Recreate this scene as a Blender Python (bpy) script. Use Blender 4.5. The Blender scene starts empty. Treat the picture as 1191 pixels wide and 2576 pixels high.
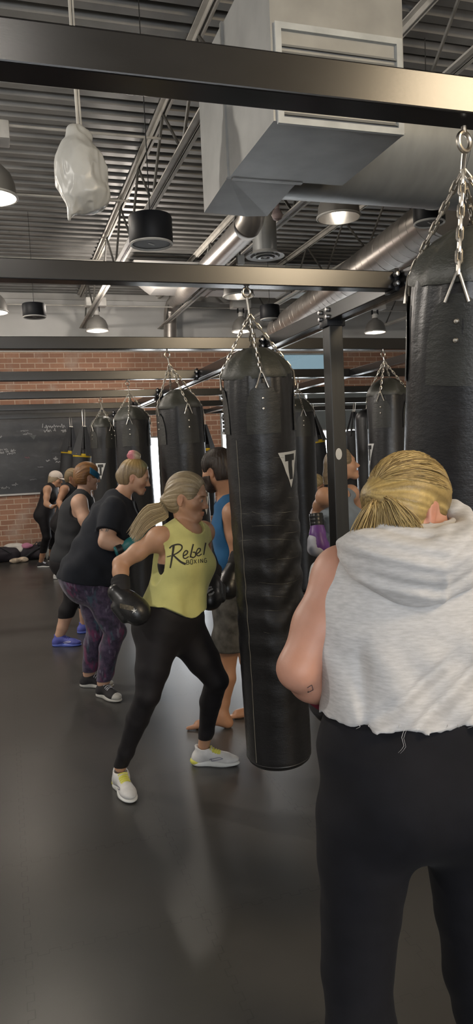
import bpy, bmesh, math, random
import numpy as np
from mathutils import Vector, Matrix
from mathutils.bvhtree import BVHTree
random.seed(7); rng = np.random.default_rng(7)
C = bpy.context.scene.collection
PI = math.pi
V3 = lambda *a: np.array(a, float)

# ------------------------------------------------------------------ camera
CH, CF = 1.65, 1850.0
_yaw, _pit, _rol = 0.30268, 0.07721, -0.04498
_d = V3(math.sin(_yaw)*math.cos(_pit), math.cos(_yaw)*math.cos(_pit), -math.sin(_pit))
_r0 = V3(math.cos(_yaw), -math.sin(_yaw), 0); _u0 = np.cross(_r0, _d)
CR = math.cos(_rol)*_r0 + math.sin(_rol)*_u0
CU = math.cos(_rol)*_u0 - math.sin(_rol)*_r0
CD = _d
def ray(px, py):
    return CR*((px-595.5)/CF) - CU*((py-1288)/CF) + CD
def at(px, py, Y):
    v = ray(px, py); return v*(Y/v[1]) + V3(0, 0, CH)
def on_floor(px, py, z=0.0):
    v = ray(px, py); return v*((z-CH)/v[2]) + V3(0, 0, CH)

# ------------------------------------------------------------------ scene helpers
def nrm(v):
    v = np.asarray(v, float); return v/max(1e-9, np.linalg.norm(v))
def tag(o, label=None, cat=None, group=None, kind=None):
    if label: o['label'] = label
    if cat: o['category'] = cat
    if group: o['group'] = group
    if kind: o['kind'] = kind
    return o
def thing(name, label, cat, loc=(0, 0, 0), group=None):
    o = bpy.data.objects.new(name, None); C.objects.link(o)
    o.location = loc; o.empty_display_size = .1
    return tag(o, label, cat, group)
def link(name, me, mat=None, parent=None, smooth=True):
    o = bpy.data.objects.new(name, me); C.objects.link(o)
    if mat is not None:
        for m in (mat if isinstance(mat, (list, tuple)) else [mat]): me.materials.append(m)
    if smooth:
        me.polygons.foreach_set('use_smooth', np.ones(len(me.polygons), bool))
    if parent is not None:
        o.parent = parent
        o.matrix_parent_inverse = wmat(parent).inverted()
    return o
def wmat(o):
    m = o.matrix_basis.copy()
    while o.parent is not None:
        m = o.parent.matrix_basis @ o.matrix_parent_inverse @ m if False else (o.parent.matrix_basis @ (o.matrix_parent_inverse @ m))
        o = o.parent
    return m
def mesh_np(name, v, f, mat=None, parent=None, smooth=True, col=None):
    me = bpy.data.meshes.new(name)
    v = np.asarray(v, np.float32); 
    if isinstance(f, np.ndarray):
        me.vertices.add(len(v)); me.vertices.foreach_set('co', v.ravel())
        n, k = f.shape
        me.loops.add(n*k); me.loops.foreach_set('vertex_index', f.astype(np.int32).ravel())
        me.polygons.add(n); me.polygons.foreach_set('loop_start', np.arange(0, n*k, k, dtype=np.int32))
        me.update(calc_edges=True)
    else:
        me.from_pydata([tuple(map(float, q)) for q in v], [], f); me.update()
    if col is not None:
        a = me.color_attributes.new('Col', 'FLOAT_COLOR', 'POINT')
        c4 = np.ones((len(v), 4), np.float32); c4[:, :3] = col
        a.data.foreach_set('color', c4.ravel())
    return link(name, me, mat, parent, smooth)
class MB:
    """collects boxes, tubes, lathes; build() links them as one mesh object"""
    def __init__(s): s.v = []; s.f = []
    def add(s, v, f):
        n = len(s.v); s.v += [tuple(map(float, q)) for q in v]; s.f += [tuple(i+n for i in q) for q in f]; return s
    def box(s, a, b, bev=0.0, M=None):
        a, b = np.minimum(a, b), np.maximum(a, b)
        if bev <= 0:
            v = [(x, y, z) for x in (a[0], b[0]) for y in (a[1], b[1]) for z in (a[2], b[2])]
            f = [(0, 1, 3, 2), (4, 6, 7, 5), (0, 4, 5, 1), (2, 3, 7, 6), (0, 2, 6, 4), (1, 5, 7, 3)]
        else:
            bm = bmesh.new(); bmesh.ops.create_cube(bm, size=1)
            c, d = (a+b)/2, b-a
            for q in bm.verts: q.co = Vector(c + np.array(q.co)*d)
            bmesh.ops.bevel(bm, geom=list(bm.edges), offset=bev, segments=2, affect='EDGES', profile=.5)
            bm.verts.index_update()
            v = [np.array(q.co) for q in bm.verts]; f = [tuple(q.index for q in p.verts) for p in bm.faces]; bm.free()
        if M is not None: v = [np.array(M @ Vector(q)) for q in v]
        return s.add(v, f)
    def tube(s, pts, r, n=10, closed=False, cap=True, taper=None):
        pts = [np.asarray(p, float) for p in pts]; m = len(pts)
        rr = r if hasattr(r, '__len__') else [r]*m
        t0 = nrm(pts[1]-pts[0]); up = V3(0, 0, 1) if abs(t0[2]) < .9 else V3(1, 0, 0)
        u = nrm(np.cross(t0, up)); v = []; f = []
        for i in range(m):
            if closed: t = nrm(pts[(i+1) % m]-pts[i-1])
            else: t = nrm(pts[min(i+1, m-1)]-pts[max(i-1, 0)])
            u = nrm(u - t*np.dot(u, t)); w = np.cross(t, u)
            for k in range(n):
                a = 2*PI*k/n; v.append(pts[i]+rr[i]*(math.cos(a)*u+math.sin(a)*w))
        for i in range(m if closed else m-1):
            j = (i+1) % m
            for k in range(n): f.append((i*n+k, i*n+(k+1) % n, j*n+(k+1) % n, j*n+k))
        if cap and not closed: f += [tuple(range(n))[::-1], tuple((m-1)*n+k for k in range(n))]
        return s.add(v, f)
    def lathe(s, prof, c, n=32, axis=(0, 0, 1), cap=True, fn=None):
        """prof: list of (r, h) along axis from c"""
        ax = nrm(axis); h0 = V3(1, 0, 0) if abs(ax[0]) < .9 else V3(0, 1, 0)
        u = nrm(h0-ax*np.dot(h0, ax)); w = np.cross(ax, u); v = []; f = []; c = np.asarray(c, float)
        for i, (r, h) in enumerate(prof):
            for k in range(n):
                a = 2*PI*k/n; q = r if fn is None else r+fn(a, h)
                v.append(c+ax*h+q*(math.cos(a)*u+math.sin(a)*w))
        for i in range(len(prof)-1):
            for k in range(n): f.append((i*n+k, i*n+(k+1) % n, (i+1)*n+(k+1) % n, (i+1)*n+k))
        if cap: f += [tuple(range(n))[::-1], tuple((len(prof)-1)*n+k for k in range(n))]
        return s.add(v, f)
    def build(s, name, mat, parent=None, smooth=True, sharp=40):
        me = bpy.data.meshes.new(name); me.from_pydata(s.v, [], s.f); me.update()
        bm = bmesh.new(); bm.from_mesh(me); bmesh.ops.recalc_face_normals(bm, faces=bm.faces); bm.to_mesh(me); bm.free()
        o = link(name, me, mat, parent, smooth)
        if smooth:
            me.set_sharp_from_angle(angle=math.radians(sharp))
        return o
def copy_tree(o, parent=None, loc=None):
    kids = list(o.children); c = o.copy(); C.objects.link(c)
    if parent is not None: c.parent = parent
    if loc is not None: c.location = loc
    for k in kids: copy_tree(k, c)
    return c

# ------------------------------------------------------------------ materials
def s2l(c): 
    return tuple(((x/255)/12.92 if x/255 <= .04045 else ((x/255+.055)/1.055)**2.4) for x in c)
class NT:
    def __init__(s, name):
        s.m = bpy.data.materials.new(name); s.m.use_nodes = True; s.t = s.m.node_tree; s.n = s.t.nodes
        s.b = s.n['Principled BSDF']; s.out = s.n['Material Output']
    def node(s, typ, **kw):
        n = s.n.new(typ)
        for k, v in kw.items():
            if k in n.inputs: n.inputs[k].default_value = v
            else: setattr(n, k, v)
        return n
    def l(s, a, b): s.t.links.new(a, b)
    def math(s, op, a, b=None, c=None):
        n = s.n.new('ShaderNodeMath'); n.operation = op
        for i, x in enumerate((a, b, c)):
            if x is None: continue
            if isinstance(x, (int, float)): n.inputs[i].default_value = x
            else: s.l(x, n.inputs[i])
        return n.outputs[0]
    def ramp(s, fac, stops):
        n = s.n.new('ShaderNodeValToRGB'); e = n.color_ramp.elements
        while len(e) < len(stops): e.new(.5)
        for q, (p, c) in zip(e, stops): q.position = p; q.color = (*c, 1)
        s.l(fac, n.inputs[0]); return n.outputs[0]
    def mix(s, fac, a, b):
        n = s.n.new('ShaderNodeMix'); n.data_type = 'RGBA'
        for i, x in ((0, fac), (6, a), (7, b)):
            if isinstance(x, (int, float)): n.inputs[i].default_value = x
            elif isinstance(x, tuple): n.inputs[i].default_value = (*x[:3], 1)
            else: s.l(x, n.inputs[i])
        return n.outputs[2]
    def noise(s, scale, detail=3, vec=None, rough=.5):
        n = s.n.new('ShaderNodeTexNoise'); n.inputs['Scale'].default_value = scale; n.inputs['Detail'].default_value = detail; n.inputs['Roughness'].default_value = rough
        if vec is not None: s.l(vec, n.inputs['Vector'])
        return n.outputs[0]
    def bump(s, h, strength=.3, dist=.01):
        n = s.n.new('ShaderNodeBump'); n.inputs['Strength'].default_value = strength; n.inputs['Distance'].default_value = dist
        s.l(h, n.inputs['Height']); s.l(n.outputs[0], s.b.inputs['Normal']); return n
    def coord(s, out='Object'):
        return s.node('ShaderNodeTexCoord').outputs[out]
    def mapping(s, vec, scale=(1, 1, 1), loc=(0, 0, 0), rot=(0, 0, 0)):
        n = s.node('ShaderNodeMapping'); n.inputs['Scale'].default_value = scale; n.inputs['Location'].default_value = loc; n.inputs['Rotation'].default_value = rot
        s.l(vec, n.inputs[0]); return n.outputs[0]
def pbr(name, col, rough=.5, metal=0., var=.15, scale=8., bump=0., bscale=60., spec=.5, stretch=None, attr=False, coat=0., sheen=0., sss=0.):
    t = NT(name); co = t.coord()
    if stretch: co = t.mapping(co, stretch)
    nz = t.noise(scale, 4, co)
    c1 = tuple(min(1, x*(1+var)) for x in col); c0 = tuple(x*(1-var) for x in col)
    base = t.ramp(nz, [(.3, c0), (.7, c1)])
    if attr:
        a = t.node('ShaderNodeAttribute', attribute_name='Col')
        mm = t.node('ShaderNodeMix'); mm.data_type = 'RGBA'; mm.blend_type = 'MULTIPLY'; mm.inputs[0].default_value = 1
        t.l(base, mm.inputs[6]); t.l(a.outputs['Color'], mm.inputs[7]); base = mm.outputs[2]
    t.l(base, t.b.inputs['Base Color'])
    t.b.inputs['Roughness'].default_value = rough; t.b.inputs['Metallic'].default_value = metal
    t.b.inputs['Specular IOR Level'].default_value = spec
    if coat: t.b.inputs['Coat Weight'].default_value = coat; t.b.inputs['Coat Roughness'].default_value = .25
    if sheen: t.b.inputs['Sheen Weight'].default_value = sheen; t.b.inputs['Sheen Roughness'].default_value = .4
    if sss:
        t.b.inputs['Subsurface Weight'].default_value = sss; t.b.inputs['Subsurface Radius'].default_value = (.012, .004, .002); t.b.inputs['Subsurface Scale'].default_value = 1.0
    if bump: t.bump(t.noise(bscale, 4, co), bump, .004)
    return t.m
def emit(name, col, st):
    t = NT(name); t.b.inputs['Base Color'].default_value = (*col, 1); t.b.inputs['Emission Color'].default_value = (*col, 1); t.b.inputs['Emission Strength'].default_value = st
    return t.m

# ------------------------------------------------------------------ strokes and decals on a surface
def bvh_of(objs):
    v = []; f = []
    for o in objs:
        m = wmat(o); n = len(v)
        v += [m @ q.co for q in o.data.vertices]; f += [tuple(i+n for i in p.vertices) for p in o.data.polygons]
    return BVHTree.FromPolygons(v, f)
def project_quads(bvh, org, ux, uy, dirn, polys, off=.0015, sub=None):
    """polys: list of 2D polygons (already finely split); org+ux*x+uy*y cast along dirn onto bvh"""
    V = []; F = []
    for poly in polys:
        idx = []; ok = True
        for x, y in poly:
            p = Vector(org+ux*x+uy*y)
            h = bvh.ray_cast(p, Vector(dirn), 3.0)
            if h[0] is None: ok = False; break
            V.append(h[0] + (h[1] if h[1].dot(Vector(dirn)) < 0 else -h[1])*off); idx.append(len(V)-1)
        if ok and len(idx) > 2: F.append(tuple(idx))
    return V, F
def stroke_quads(pts, w0, w1=None, n=24, wfun=None):
    """ribbon along a smooth polyline; returns list of quads in 2D"""
    P = np.array(pts, float)
    if len(P) > 2:
        out = []; Q = np.vstack([2*P[0]-P[1], P, 2*P[-1]-P[-2]])
        per = max(3, n//(len(P)-1))
        for i in range(1, len(Q)-2):
            for t in np.linspace(0, 1, per, endpoint=False):
                a, b, c, d = Q[i-1], Q[i], Q[i+1], Q[i+2]
                out.append(.5*((2*b)+(-a+c)*t+(2*a-5*b+4*c-d)*t*t+(-a+3*b-3*c+d)*t**3))
        out.append(P[-1]); P = np.array(out)
    else:
        P = np.array([P[0]+(P[1]-P[0])*t for t in np.linspace(0, 1, max(4, n//3))])
    T = np.gradient(P, axis=0); T /= np.maximum(1e-9, np.linalg.norm(T, axis=1))[:, None]
    N = np.stack([-T[:, 1], T[:, 0]], 1); w1 = w0 if w1 is None else w1
    W = np.linspace(w0, w1, len(P))
    if wfun: W = W*np.array([wfun(t) for t in np.linspace(0, 1, len(P))])
    A = P+N*W[:, None]/2; B = P-N*W[:, None]/2
    return [[A[i], B[i], B[i+1], A[i+1]] for i in range(len(P)-1)]
def grid_poly(fn, nx, ny):
    """fn(u,v)->(x,y) for u,v in 0..1"""
    return [[fn(i/nx, j/ny), fn((i+1)/nx, j/ny), fn((i+1)/nx, (j+1)/ny), fn(i/nx, (j+1)/ny)] for i in range(nx) for j in range(ny)]

def decal(target, org, ux, uy, dirn, polys, mat, name, parent, off=.0015, wrap=True):
    V, F = project_quads(bvh_of([target]), np.asarray(org, float), np.asarray(ux, float), np.asarray(uy, float), np.asarray(dirn, float), polys, off)
    if F: return mesh_np(name, V, F, mat, parent, False)
# ------------------------------------------------------------------ distance-field sculpting
def smin(a, b, k):
    h = np.maximum(k-np.abs(a-b), 0)/k
    return np.minimum(a, b)-h*h*k*.25
_tab = rng.random((32, 32, 32)).astype(np.float32)
def vnoise(P, s):
    q = P*s; i = np.floor(q).astype(np.int32); f = (q-i).astype(np.float32); f = f*f*(3-2*f); i &= 31; j = (i+1) & 31
    r = 0
    for a in (0, 1):
        for b in (0, 1):
            for c in (0, 1):
                w = (f[:, 0] if a else 1-f[:, 0])*(f[:, 1] if b else 1-f[:, 1])*(f[:, 2] if c else 1-f[:, 2])
                r = r+w*_tab[(j if a else i)[:, 0], (j if b else i)[:, 1], (j if c else i)[:, 2]]
    return r*2-1
class Cone:
    def __init__(s, a, b, ra, rb, k=.03, sub=False):
        s.a, s.b, s.ra, s.rb, s.k, s.sub = np.asarray(a, float), np.asarray(b, float), ra, rb, k, sub
        s.c = (s.a+s.b)/2; s.R = np.linalg.norm(s.b-s.a)/2+max(ra, rb)
    def d(s, P):
        ab = s.b-s.a; t = np.clip((P-s.a)@ab/max(1e-9, ab@ab), 0, 1)
        return np.linalg.norm(P-s.a-t[:, None]*ab, axis=1)-(s.ra+(s.rb-s.ra)*t)
class Ell:
    def __init__(s, c, r, M=None, k=.03, sub=False):
        s.c = np.asarray(c, float); s.r = np.asarray(r, float)*np.ones(3); s.M = np.eye(3) if M is None else M; s.k, s.sub = k, sub; s.R = s.r.max()
    def d(s, P):
        q = (P-s.c)@s.M  # columns of M are local axes
        k1 = np.linalg.norm(q/s.r, axis=1); k2 = np.linalg.norm(q/s.r**2, axis=1)
        return k1*(k1-1)/np.maximum(k2, 1e-6)
class Sect:
    """elliptic section swept from c0 to c1"""
    def __init__(s, c0, c1, w0, d0, w1, d1, l0, l1, k=.04):
        s.c0, s.c1 = np.asarray(c0, float), np.asarray(c1, float); s.p = (w0, d0, w1, d1); s.l0, s.l1 = nrm(l0), nrm(l1); s.k, s.sub = k, False
        s.c = (s.c0+s.c1)/2; s.R = np.linalg.norm(s.c1-s.c0)/2+max(s.p)
    def d(s, P):
        ax = s.c1-s.c0; L = np.linalg.norm(ax); axn = ax/L
        t = np.clip((P-s.c0)@axn/L, 0, 1)[:, None]
        q = P-(s.c0+t*ax)
        w = s.l0*(1-t)+s.l1*t; w = w-(w@axn)[:, None]*axn; w /= np.linalg.norm(w, axis=1)[:, None]
        dd = np.cross(axn, w); t = t[:, 0]
        W = s.p[0]+(s.p[2]-s.p[0])*t; D = s.p[1]+(s.p[3]-s.p[1])*t; M = np.minimum(W, D)
        u = (q*w).sum(1); v = (q*dd).sum(1); h = q@axn
        k1 = np.sqrt((u/W)**2+(v/D)**2+(h/M)**2); k2 = np.sqrt((u/W**2)**2+(v/D**2)**2+(h/M**2)**2)
        return np.where(k1 < 1e-4, -M, k1*(k1-1)/np.maximum(k2, 1e-6))
def field(prims, far=.25):
    def f(P):
        D = np.full(len(P), far)
        for p in prims:
            m = np.linalg.norm(P-p.c, axis=1) < p.R+p.k+.07
            if not m.any(): continue
            i = np.nonzero(m)[0]; d = p.d(P[i])
            D[i] = -smin(-D[i], d, p.k) if p.sub else smin(D[i], d, p.k)
        return D
    return f
def bounds(prims, pad=.03):
    lo = np.min([p.c-p.R for p in prims if not p.sub], 0)-pad; hi = np.max([p.c+p.R for p in prims if not p.sub], 0)+pad
    return lo, hi
def surf(fn, lo, hi, h, relax=2):
    lo, hi = np.asarray(lo, float), np.asarray(hi, float); B = 4
    n = (np.ceil((hi-lo)/(h*B)).astype(int)+1)*B
    nb = n//B
    g = np.stack(np.meshgrid(*[np.arange(m) for m in nb], indexing='ij'), -1).reshape(-1, 3)
    cc = lo+(g+.5)*B*h - .5*h
    dc = np.concatenate([fn(cc[i:i+400000]) for i in range(0, len(cc), 400000)])
    act = np.abs(dc) < B*h*1.15+.004
    D = np.repeat(np.repeat(np.repeat(np.where(dc < 0, -1., 1.).astype(np.float32).reshape(nb), B, 0), B, 1), B, 2)
    loc = np.stack(np.meshgrid(*[np.arange(B)]*3, indexing='ij'), -1).reshape(-1, 3)
    idx = (g[act][:, None, :]*B+loc[None]).reshape(-1, 3)
    for i in range(0, len(idx), 500000):
        q = idx[i:i+500000]; D[q[:, 0], q[:, 1], q[:, 2]] = fn(lo+q*h)
    D[0] = D[-1] = 1; D[:, 0] = D[:, -1] = 1; D[:, :, 0] = D[:, :, -1] = 1
    S = D < 0
    cnt = np.zeros(tuple(np.array(D.shape)-1), np.int8); sl = (slice(None, -1), slice(1, None))
    for a in (0, 1):
        for b in (0, 1):
            for c in (0, 1): cnt += S[sl[a], sl[b], sl[c]]
    cell = np.argwhere((cnt > 0) & (cnt < 8)); del cnt
    ids = np.full(D.shape, -1, np.int32); ids[cell[:, 0], cell[:, 1], cell[:, 2]] = np.arange(len(cell))
    acc = np.zeros((len(cell), 3)); w = np.zeros(len(cell))
    corners = [(a, b, c) for a in (0, 1) for b in (0, 1) for c in (0, 1)]
    for A in corners:
        for ax in range(3):
            if A[ax]: continue
            Bc = list(A); Bc[ax] = 1
            p = cell+A; q = cell+Bc
            d0 = D[p[:, 0], p[:, 1], p[:, 2]]; d1 = D[q[:, 0], q[:, 1], q[:, 2]]
            m = (d0 < 0) != (d1 < 0); t = d0[m]/(d0[m]-d1[m])
            x = np.array(A, float)[None].repeat(m.sum(), 0); x[:, ax] = t
            acc[m] += x; w[m] += 1
    V = lo+(cell+acc/np.maximum(w, 1)[:, None])*h
    F = []
    for ax in range(3):
        s0 = [slice(None)]*3; s1 = [slice(None)]*3; s0[ax] = slice(None, -1); s1[ax] = slice(1, None)
        e = np.argwhere(S[tuple(s0)] != S[tuple(s1)])
        o1, o2 = [(1, 2), (2, 0), (0, 1)][ax]
        u = np.zeros(3, int); u[o1] = 1; v = np.zeros(3, int); v[o2] = 1
        e = e[(e[:, o1] > 0) & (e[:, o2] > 0)]
        qs = [e-u-v, e-v, e, e-u]
        q = np.stack([ids[x[:, 0], x[:, 1], x[:, 2]] for x in qs], 1)
        flip = ~S[e[:, 0], e[:, 1], e[:, 2]]
        q[flip] = q[flip][:, ::-1]; F.append(q[(q >= 0).all(1)])
    F = np.concatenate(F)
    for _ in range(relax):
        s = np.zeros_like(V); c = np.zeros(len(V))
        for k in range(4):
            np.add.at(s, F[:, k], V[F[:, (k+1) % 4]]); np.add.at(c, F[:, k], 1)
            np.add.at(s, F[:, k], V[F[:, k-1]]); np.add.at(c, F[:, k], 1)
        V = .5*V+.5*s/np.maximum(c, 1)[:, None]
    return V, F
def sculpt(name, prims, h, mat, parent, fn=None, lo=None, hi=None, relax=2, colfn=None, basis=None, pad=.03):
    if lo is None: lo, hi = bounds(prims, pad)
    V, F = surf(fn or field(prims), lo, hi, h, relax)
    return mesh_np(name, V, F, mat, parent, True, None if colfn is None else colfn(V))
# ------------------------------------------------------------------ shared materials
M_beam = pbr('rig_black_paint', (.011, .0105, .0105), .24, 0, .25, 6, .02, 90, .5, (1, 4, 4))
M_steel = pbr('zinc_steel', (.62, .58, .52), .3, 1, .2, 30)
M_bolt = pbr('bolt_steel', (.45, .45, .46), .35, 1)
M_galv = pbr('galvanised_duct', (.34, .345, .34), .42, .35, .12, 5, .04, 40)
M_spiral = pbr('spiral_duct_metal', (.42, .39, .36), .34, .8, .12, 6)
M_joist = pbr('joist_paint', (.50, .48, .44), .6, 0, .15, 7)
M_deck = pbr('deck_metal', (.17, .167, .16), .50, .25, .2, 3)
M_dark = pbr('dark_web_steel', (.10, .097, .09), .55, .1)
M_white = pbr('white_paint', (.62, .61, .58), .5)
M_greywall = pbr('grey_wall_paint', (.62, .615, .60), .8, 0, .06, 2)
M_trimm = pbr('pale_trim_paint', (.55, .54, .52), .7, 0, .06, 3)
M_blackplastic = pbr('black_plastic', (.010, .011, .014), .5, 0, .15, 8, 0, 60, .25)
M_reflect = pbr('lamp_reflector', (.75, .73, .70), .25, .9, .05, 5)
M_lampshell = pbr('lamp_shell', (.26, .25, .235), .45, .3, .1, 6)
M_rope = pbr('black_cable', (.02, .02, .02), .6)

def brick_mat():
    t = NT('brick_veneer'); co = t.coord()
    sx = t.node('ShaderNodeSeparateXYZ'); t.l(co, sx.inputs[0])
    cx = t.node('ShaderNodeCombineXYZ'); t.l(sx.outputs[0], cx.inputs[0]); t.l(sx.outputs[2], cx.inputs[1])
    b = t.node('ShaderNodeTexBrick'); t.l(cx.outputs[0], b.inputs['Vector'])
    b.inputs['Scale'].default_value = 1.0; b.inputs['Brick Width'].default_value = .262; b.inputs['Row Height'].default_value = .094
    b.inputs['Mortar Size'].default_value = .008; b.inputs['Mortar Smooth'].default_value = .25; b.inputs['Bias'].default_value = -.1
    b.inputs['Color1'].default_value = (.43, .23, .145, 1); b.inputs['Color2'].default_value = (.29, .15, .10, 1); b.inputs['Mortar'].default_value = (.62, .49, .37, 1)
    n = t.noise(1.7, 5, co); n2 = t.noise(22, 4, co)
    wear = t.ramp(n, [(.55, (0, 0, 0)), (.66, (1, 1, 1))])
    w = t.math('MULTIPLY', wear, .55)
    c = t.mix(w, b.outputs['Color'], (.50, .41, .34))
    t.l(t.mix(t.math('MULTIPLY', n2, .45), c, (.20, .10, .07)), t.b.inputs['Base Color']); t.b.inputs['Roughness'].default_value = .8
    t.bump(t.math('SUBTRACT', t.math('MULTIPLY', n2, .3), b.outputs['Fac']), .5, .006)
    return t.m
def floor_mat():
    t = NT('rubber_mat_floor'); co = t.coord()
    s = t.node('ShaderNodeSeparateXYZ'); t.l(co, s.inputs[0]); x, y = s.outputs[0], s.outputs[1]
    T = .612
    def seam(u, v, off):
        sq = t.math('MULTIPLY', t.math('SIGN', t.math('SINE', t.math('MULTIPLY', v, 2*PI/.0765))), .011)
        uu = t.math('ADD', t.math('ADD', u, off), sq)
        fr = t.math('FRACT', t.math('DIVIDE', uu, T)); d = t.math('MULTIPLY', t.math('ABSOLUTE', t.math('SUBTRACT', fr, .5)), T)
        ln = t.math('LESS_THAN', t.math('SUBTRACT', T/2, d), .0016)
        near = t.math('LESS_THAN', t.math('ABSOLUTE', t.math('SUBTRACT', t.math('SUBTRACT', T/2, d), 0)), .03)
        # the short sides of the teeth
        fv = t.math('FRACT', t.math('DIVIDE', v, .03825)); tooth = t.math('LESS_THAN', t.math('ABSOLUTE', t.math('SUBTRACT', fv, .5)), .5)
        edge = t.math('GREATER_THAN', t.math('ABSOLUTE', t.math('SUBTRACT', fv, .5)), .465)
        f2 = t.math('FRACT', t.math('DIVIDE', t.math('ADD', u, off), T)); d2 = t.math('SUBTRACT', T/2, t.math('MULTIPLY', t.math('ABSOLUTE', t.math('SUBTRACT', f2, .5)), T))
        side = t.math('MULTIPLY', edge, t.math('LESS_THAN', d2, .011))
        return t.math('MAXIMUM', ln, side)
    m = t.math('MAXIMUM', seam(x, y, .03), seam(y, x, -.03))
    n = t.noise(1.1, 5, co); n2 = t.noise(240, 3, co); n3 = t.noise(2.2, 2, co)
    wear = t.noise(.9, 3, co)
    m = t.math('MULTIPLY', m, t.ramp(wear, [(.35, (.25, .25, .25)), (.6, (1, 1, 1))]))
    base = t.ramp(n, [(.3, (.043, .0415, .039)), (.7, (.062, .0595, .056))])
    base = t.mix(t.math('MULTIPLY', n2, .5), base, (.045, .0435, .041))
    base = t.mix(t.math('MULTIPLY', m, .8), base, (.012, .012, .012))
    t.l(base, t.b.inputs['Base Color'])
    r = t.ramp(n3, [(.2, (.285, .285, .285)), (.8, (.33, .33, .33))]); t.l(r, t.b.inputs['Roughness'])
    t.b.inputs['Specular IOR Level'].default_value = .5
    t.bump(t.math('SUBTRACT', t.math('MULTIPLY', n2, .25), m), .12, .004)
    return t.m
def board_mat():
    t = NT('chalkboard_paint'); co = t.coord()
    n = t.noise(1.3, 6, co, .65); n2 = t.noise(5, 5, t.mapping(co, (1, 1, 2.5)))
    c = t.ramp(n, [(.35, (.018, .018, .020)), (.65, (.055, .054, .056))])
    c = t.mix(t.ramp(n2, [(.55, (0, 0, 0)), (.8, (.5, .5, .5))]), c, (.10, .10, .105))
    t.l(c, t.b.inputs['Base Color']); t.b.inputs['Roughness'].default_value = .38
    return t.m
def glass_mat(name, tint=(1, 1, 1), mixv=.08):
    t = NT(name); t.n.remove(t.b)
    tr = t.node('ShaderNodeBsdfTransparent'); tr.inputs[0].default_value = (*tint, 1)
    gl = t.node('ShaderNodeBsdfGlossy'); gl.inputs['Roughness'].default_value = .02
    mx = t.node('ShaderNodeMixShader'); mx.inputs[0].default_value = mixv
    t.l(tr.outputs[0], mx.inputs[1]); t.l(gl.outputs[0], mx.inputs[2]); t.l(mx.outputs[0], t.out.inputs[0])
    return t.m
M_brick = brick_mat(); M_floor = floor_mat(); M_board = board_mat()
M_glass = glass_mat('window_glass'); M_tint = glass_mat('tinted_glass', (.16, .19, .20))

# ------------------------------------------------------------------ room shell
X0, X1, Y0, YW, ZC = -5.0, 9.5, -4.0, 14.0, 4.72
def structure(o): o['kind'] = 'structure'; return o
structure(MB().box((X0, Y0, -.1), (X1, YW+.2, 0)).build('floor', M_floor, None, False))
structure(MB().box((X0-.15, Y0, 0), (X0, YW, ZC+.3)).build('wall_left', M_greywall, None, False))
structure(MB().box((X1, Y0, 0), (X1+.15, YW, ZC+.3)).build('wall_right', M_greywall, None, False))
FW = (-2.0, 2.6, .9, 2.3)
structure(MB().box((X0, Y0-.15, 0), (X1, Y0, FW[2])).box((X0, Y0-.15, FW[3]), (X1, Y0, ZC+.3)).box((X0, Y0-.15, FW[2]), (FW[0], Y0, FW[3])).box((FW[1], Y0-.15, FW[2]), (X1, Y0, FW[3])).build('wall_front', M_greywall, None, False))
# corrugated roof deck, flutes run across the room
v = []; f = []; pit = .2; yy = Y0; prof = []
while yy < YW:
    prof += [(yy, 0), (yy+.085, 0), (yy+.105, .075), (yy+.18, .075)]; yy += pit
prof.append((YW, 0))
for y, z in prof: v += [(X0, y, ZC+z), (X1, y, ZC+z)]
n = len(v)
for i in range(len(prof)-1): f.append((2*i, 2*i+1, 2*i+3, 2*i+2))
for y, z in ((Y0, .16), (YW, .16)): v += [(X0, y, ZC+z), (X1, y, ZC+z)]
f += [(n, n+1, n+3, n+2)]
structure(mesh_np('ceiling', v, f, M_deck, None, False))

# back wall with openings: (x0,x1,z0,z1)
op = [(2.45, 3.62, .04, 2.08), (4.12, 7.55, .25, 2.86), (5.42, 6.72, 3.12, 3.66)]
xs = sorted({X0, X1, *[q for o in op for q in o[:2]]}); zs = sorted({0., 3.68, *[q for o in op for q in o[2:]]})
mb = MB()
for i in range(len(xs)-1):
    z_run = None
    for j in range(len(zs)-1):
        cx, cz = (xs[i]+xs[i+1])/2, (zs[j]+zs[j+1])/2
        solid = not any(a < cx < b and c < cz < d for a, b, c, d in op)
        if solid and z_run is None: z_run = zs[j]
        if z_run is not None and (not solid or j == len(zs)-2):
            mb.box((xs[i], YW, z_run), (xs[i+1], YW+.2, zs[j] if not solid else zs[j+1])); z_run = None
structure(mb.build('wall_back', M_brick, None, False))
structure(MB().box((X0, YW-.03, 3.68), (X1, YW+.2, 3.80)).build('trim_1', M_trimm, None, False))
structure(MB().box((X0, YW-.005, 3.80), (X1, YW+.2, ZC+.1)).build('wall_back_upper', M_greywall, None, False))
structure(MB().box((X0, YW-.05, 4.62), (X1, YW-.005, 4.72)).build('trim_2', M_trimm, None, False))
# ground outside, seen only as the bright day beyond the glass
structure(MB().box((X0-6, YW+.2, -.2), (X1+10, YW+30, -.12)).build('ground_outside', pbr('pale_concrete', (.55, .54, .52), .9), None, False))

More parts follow.
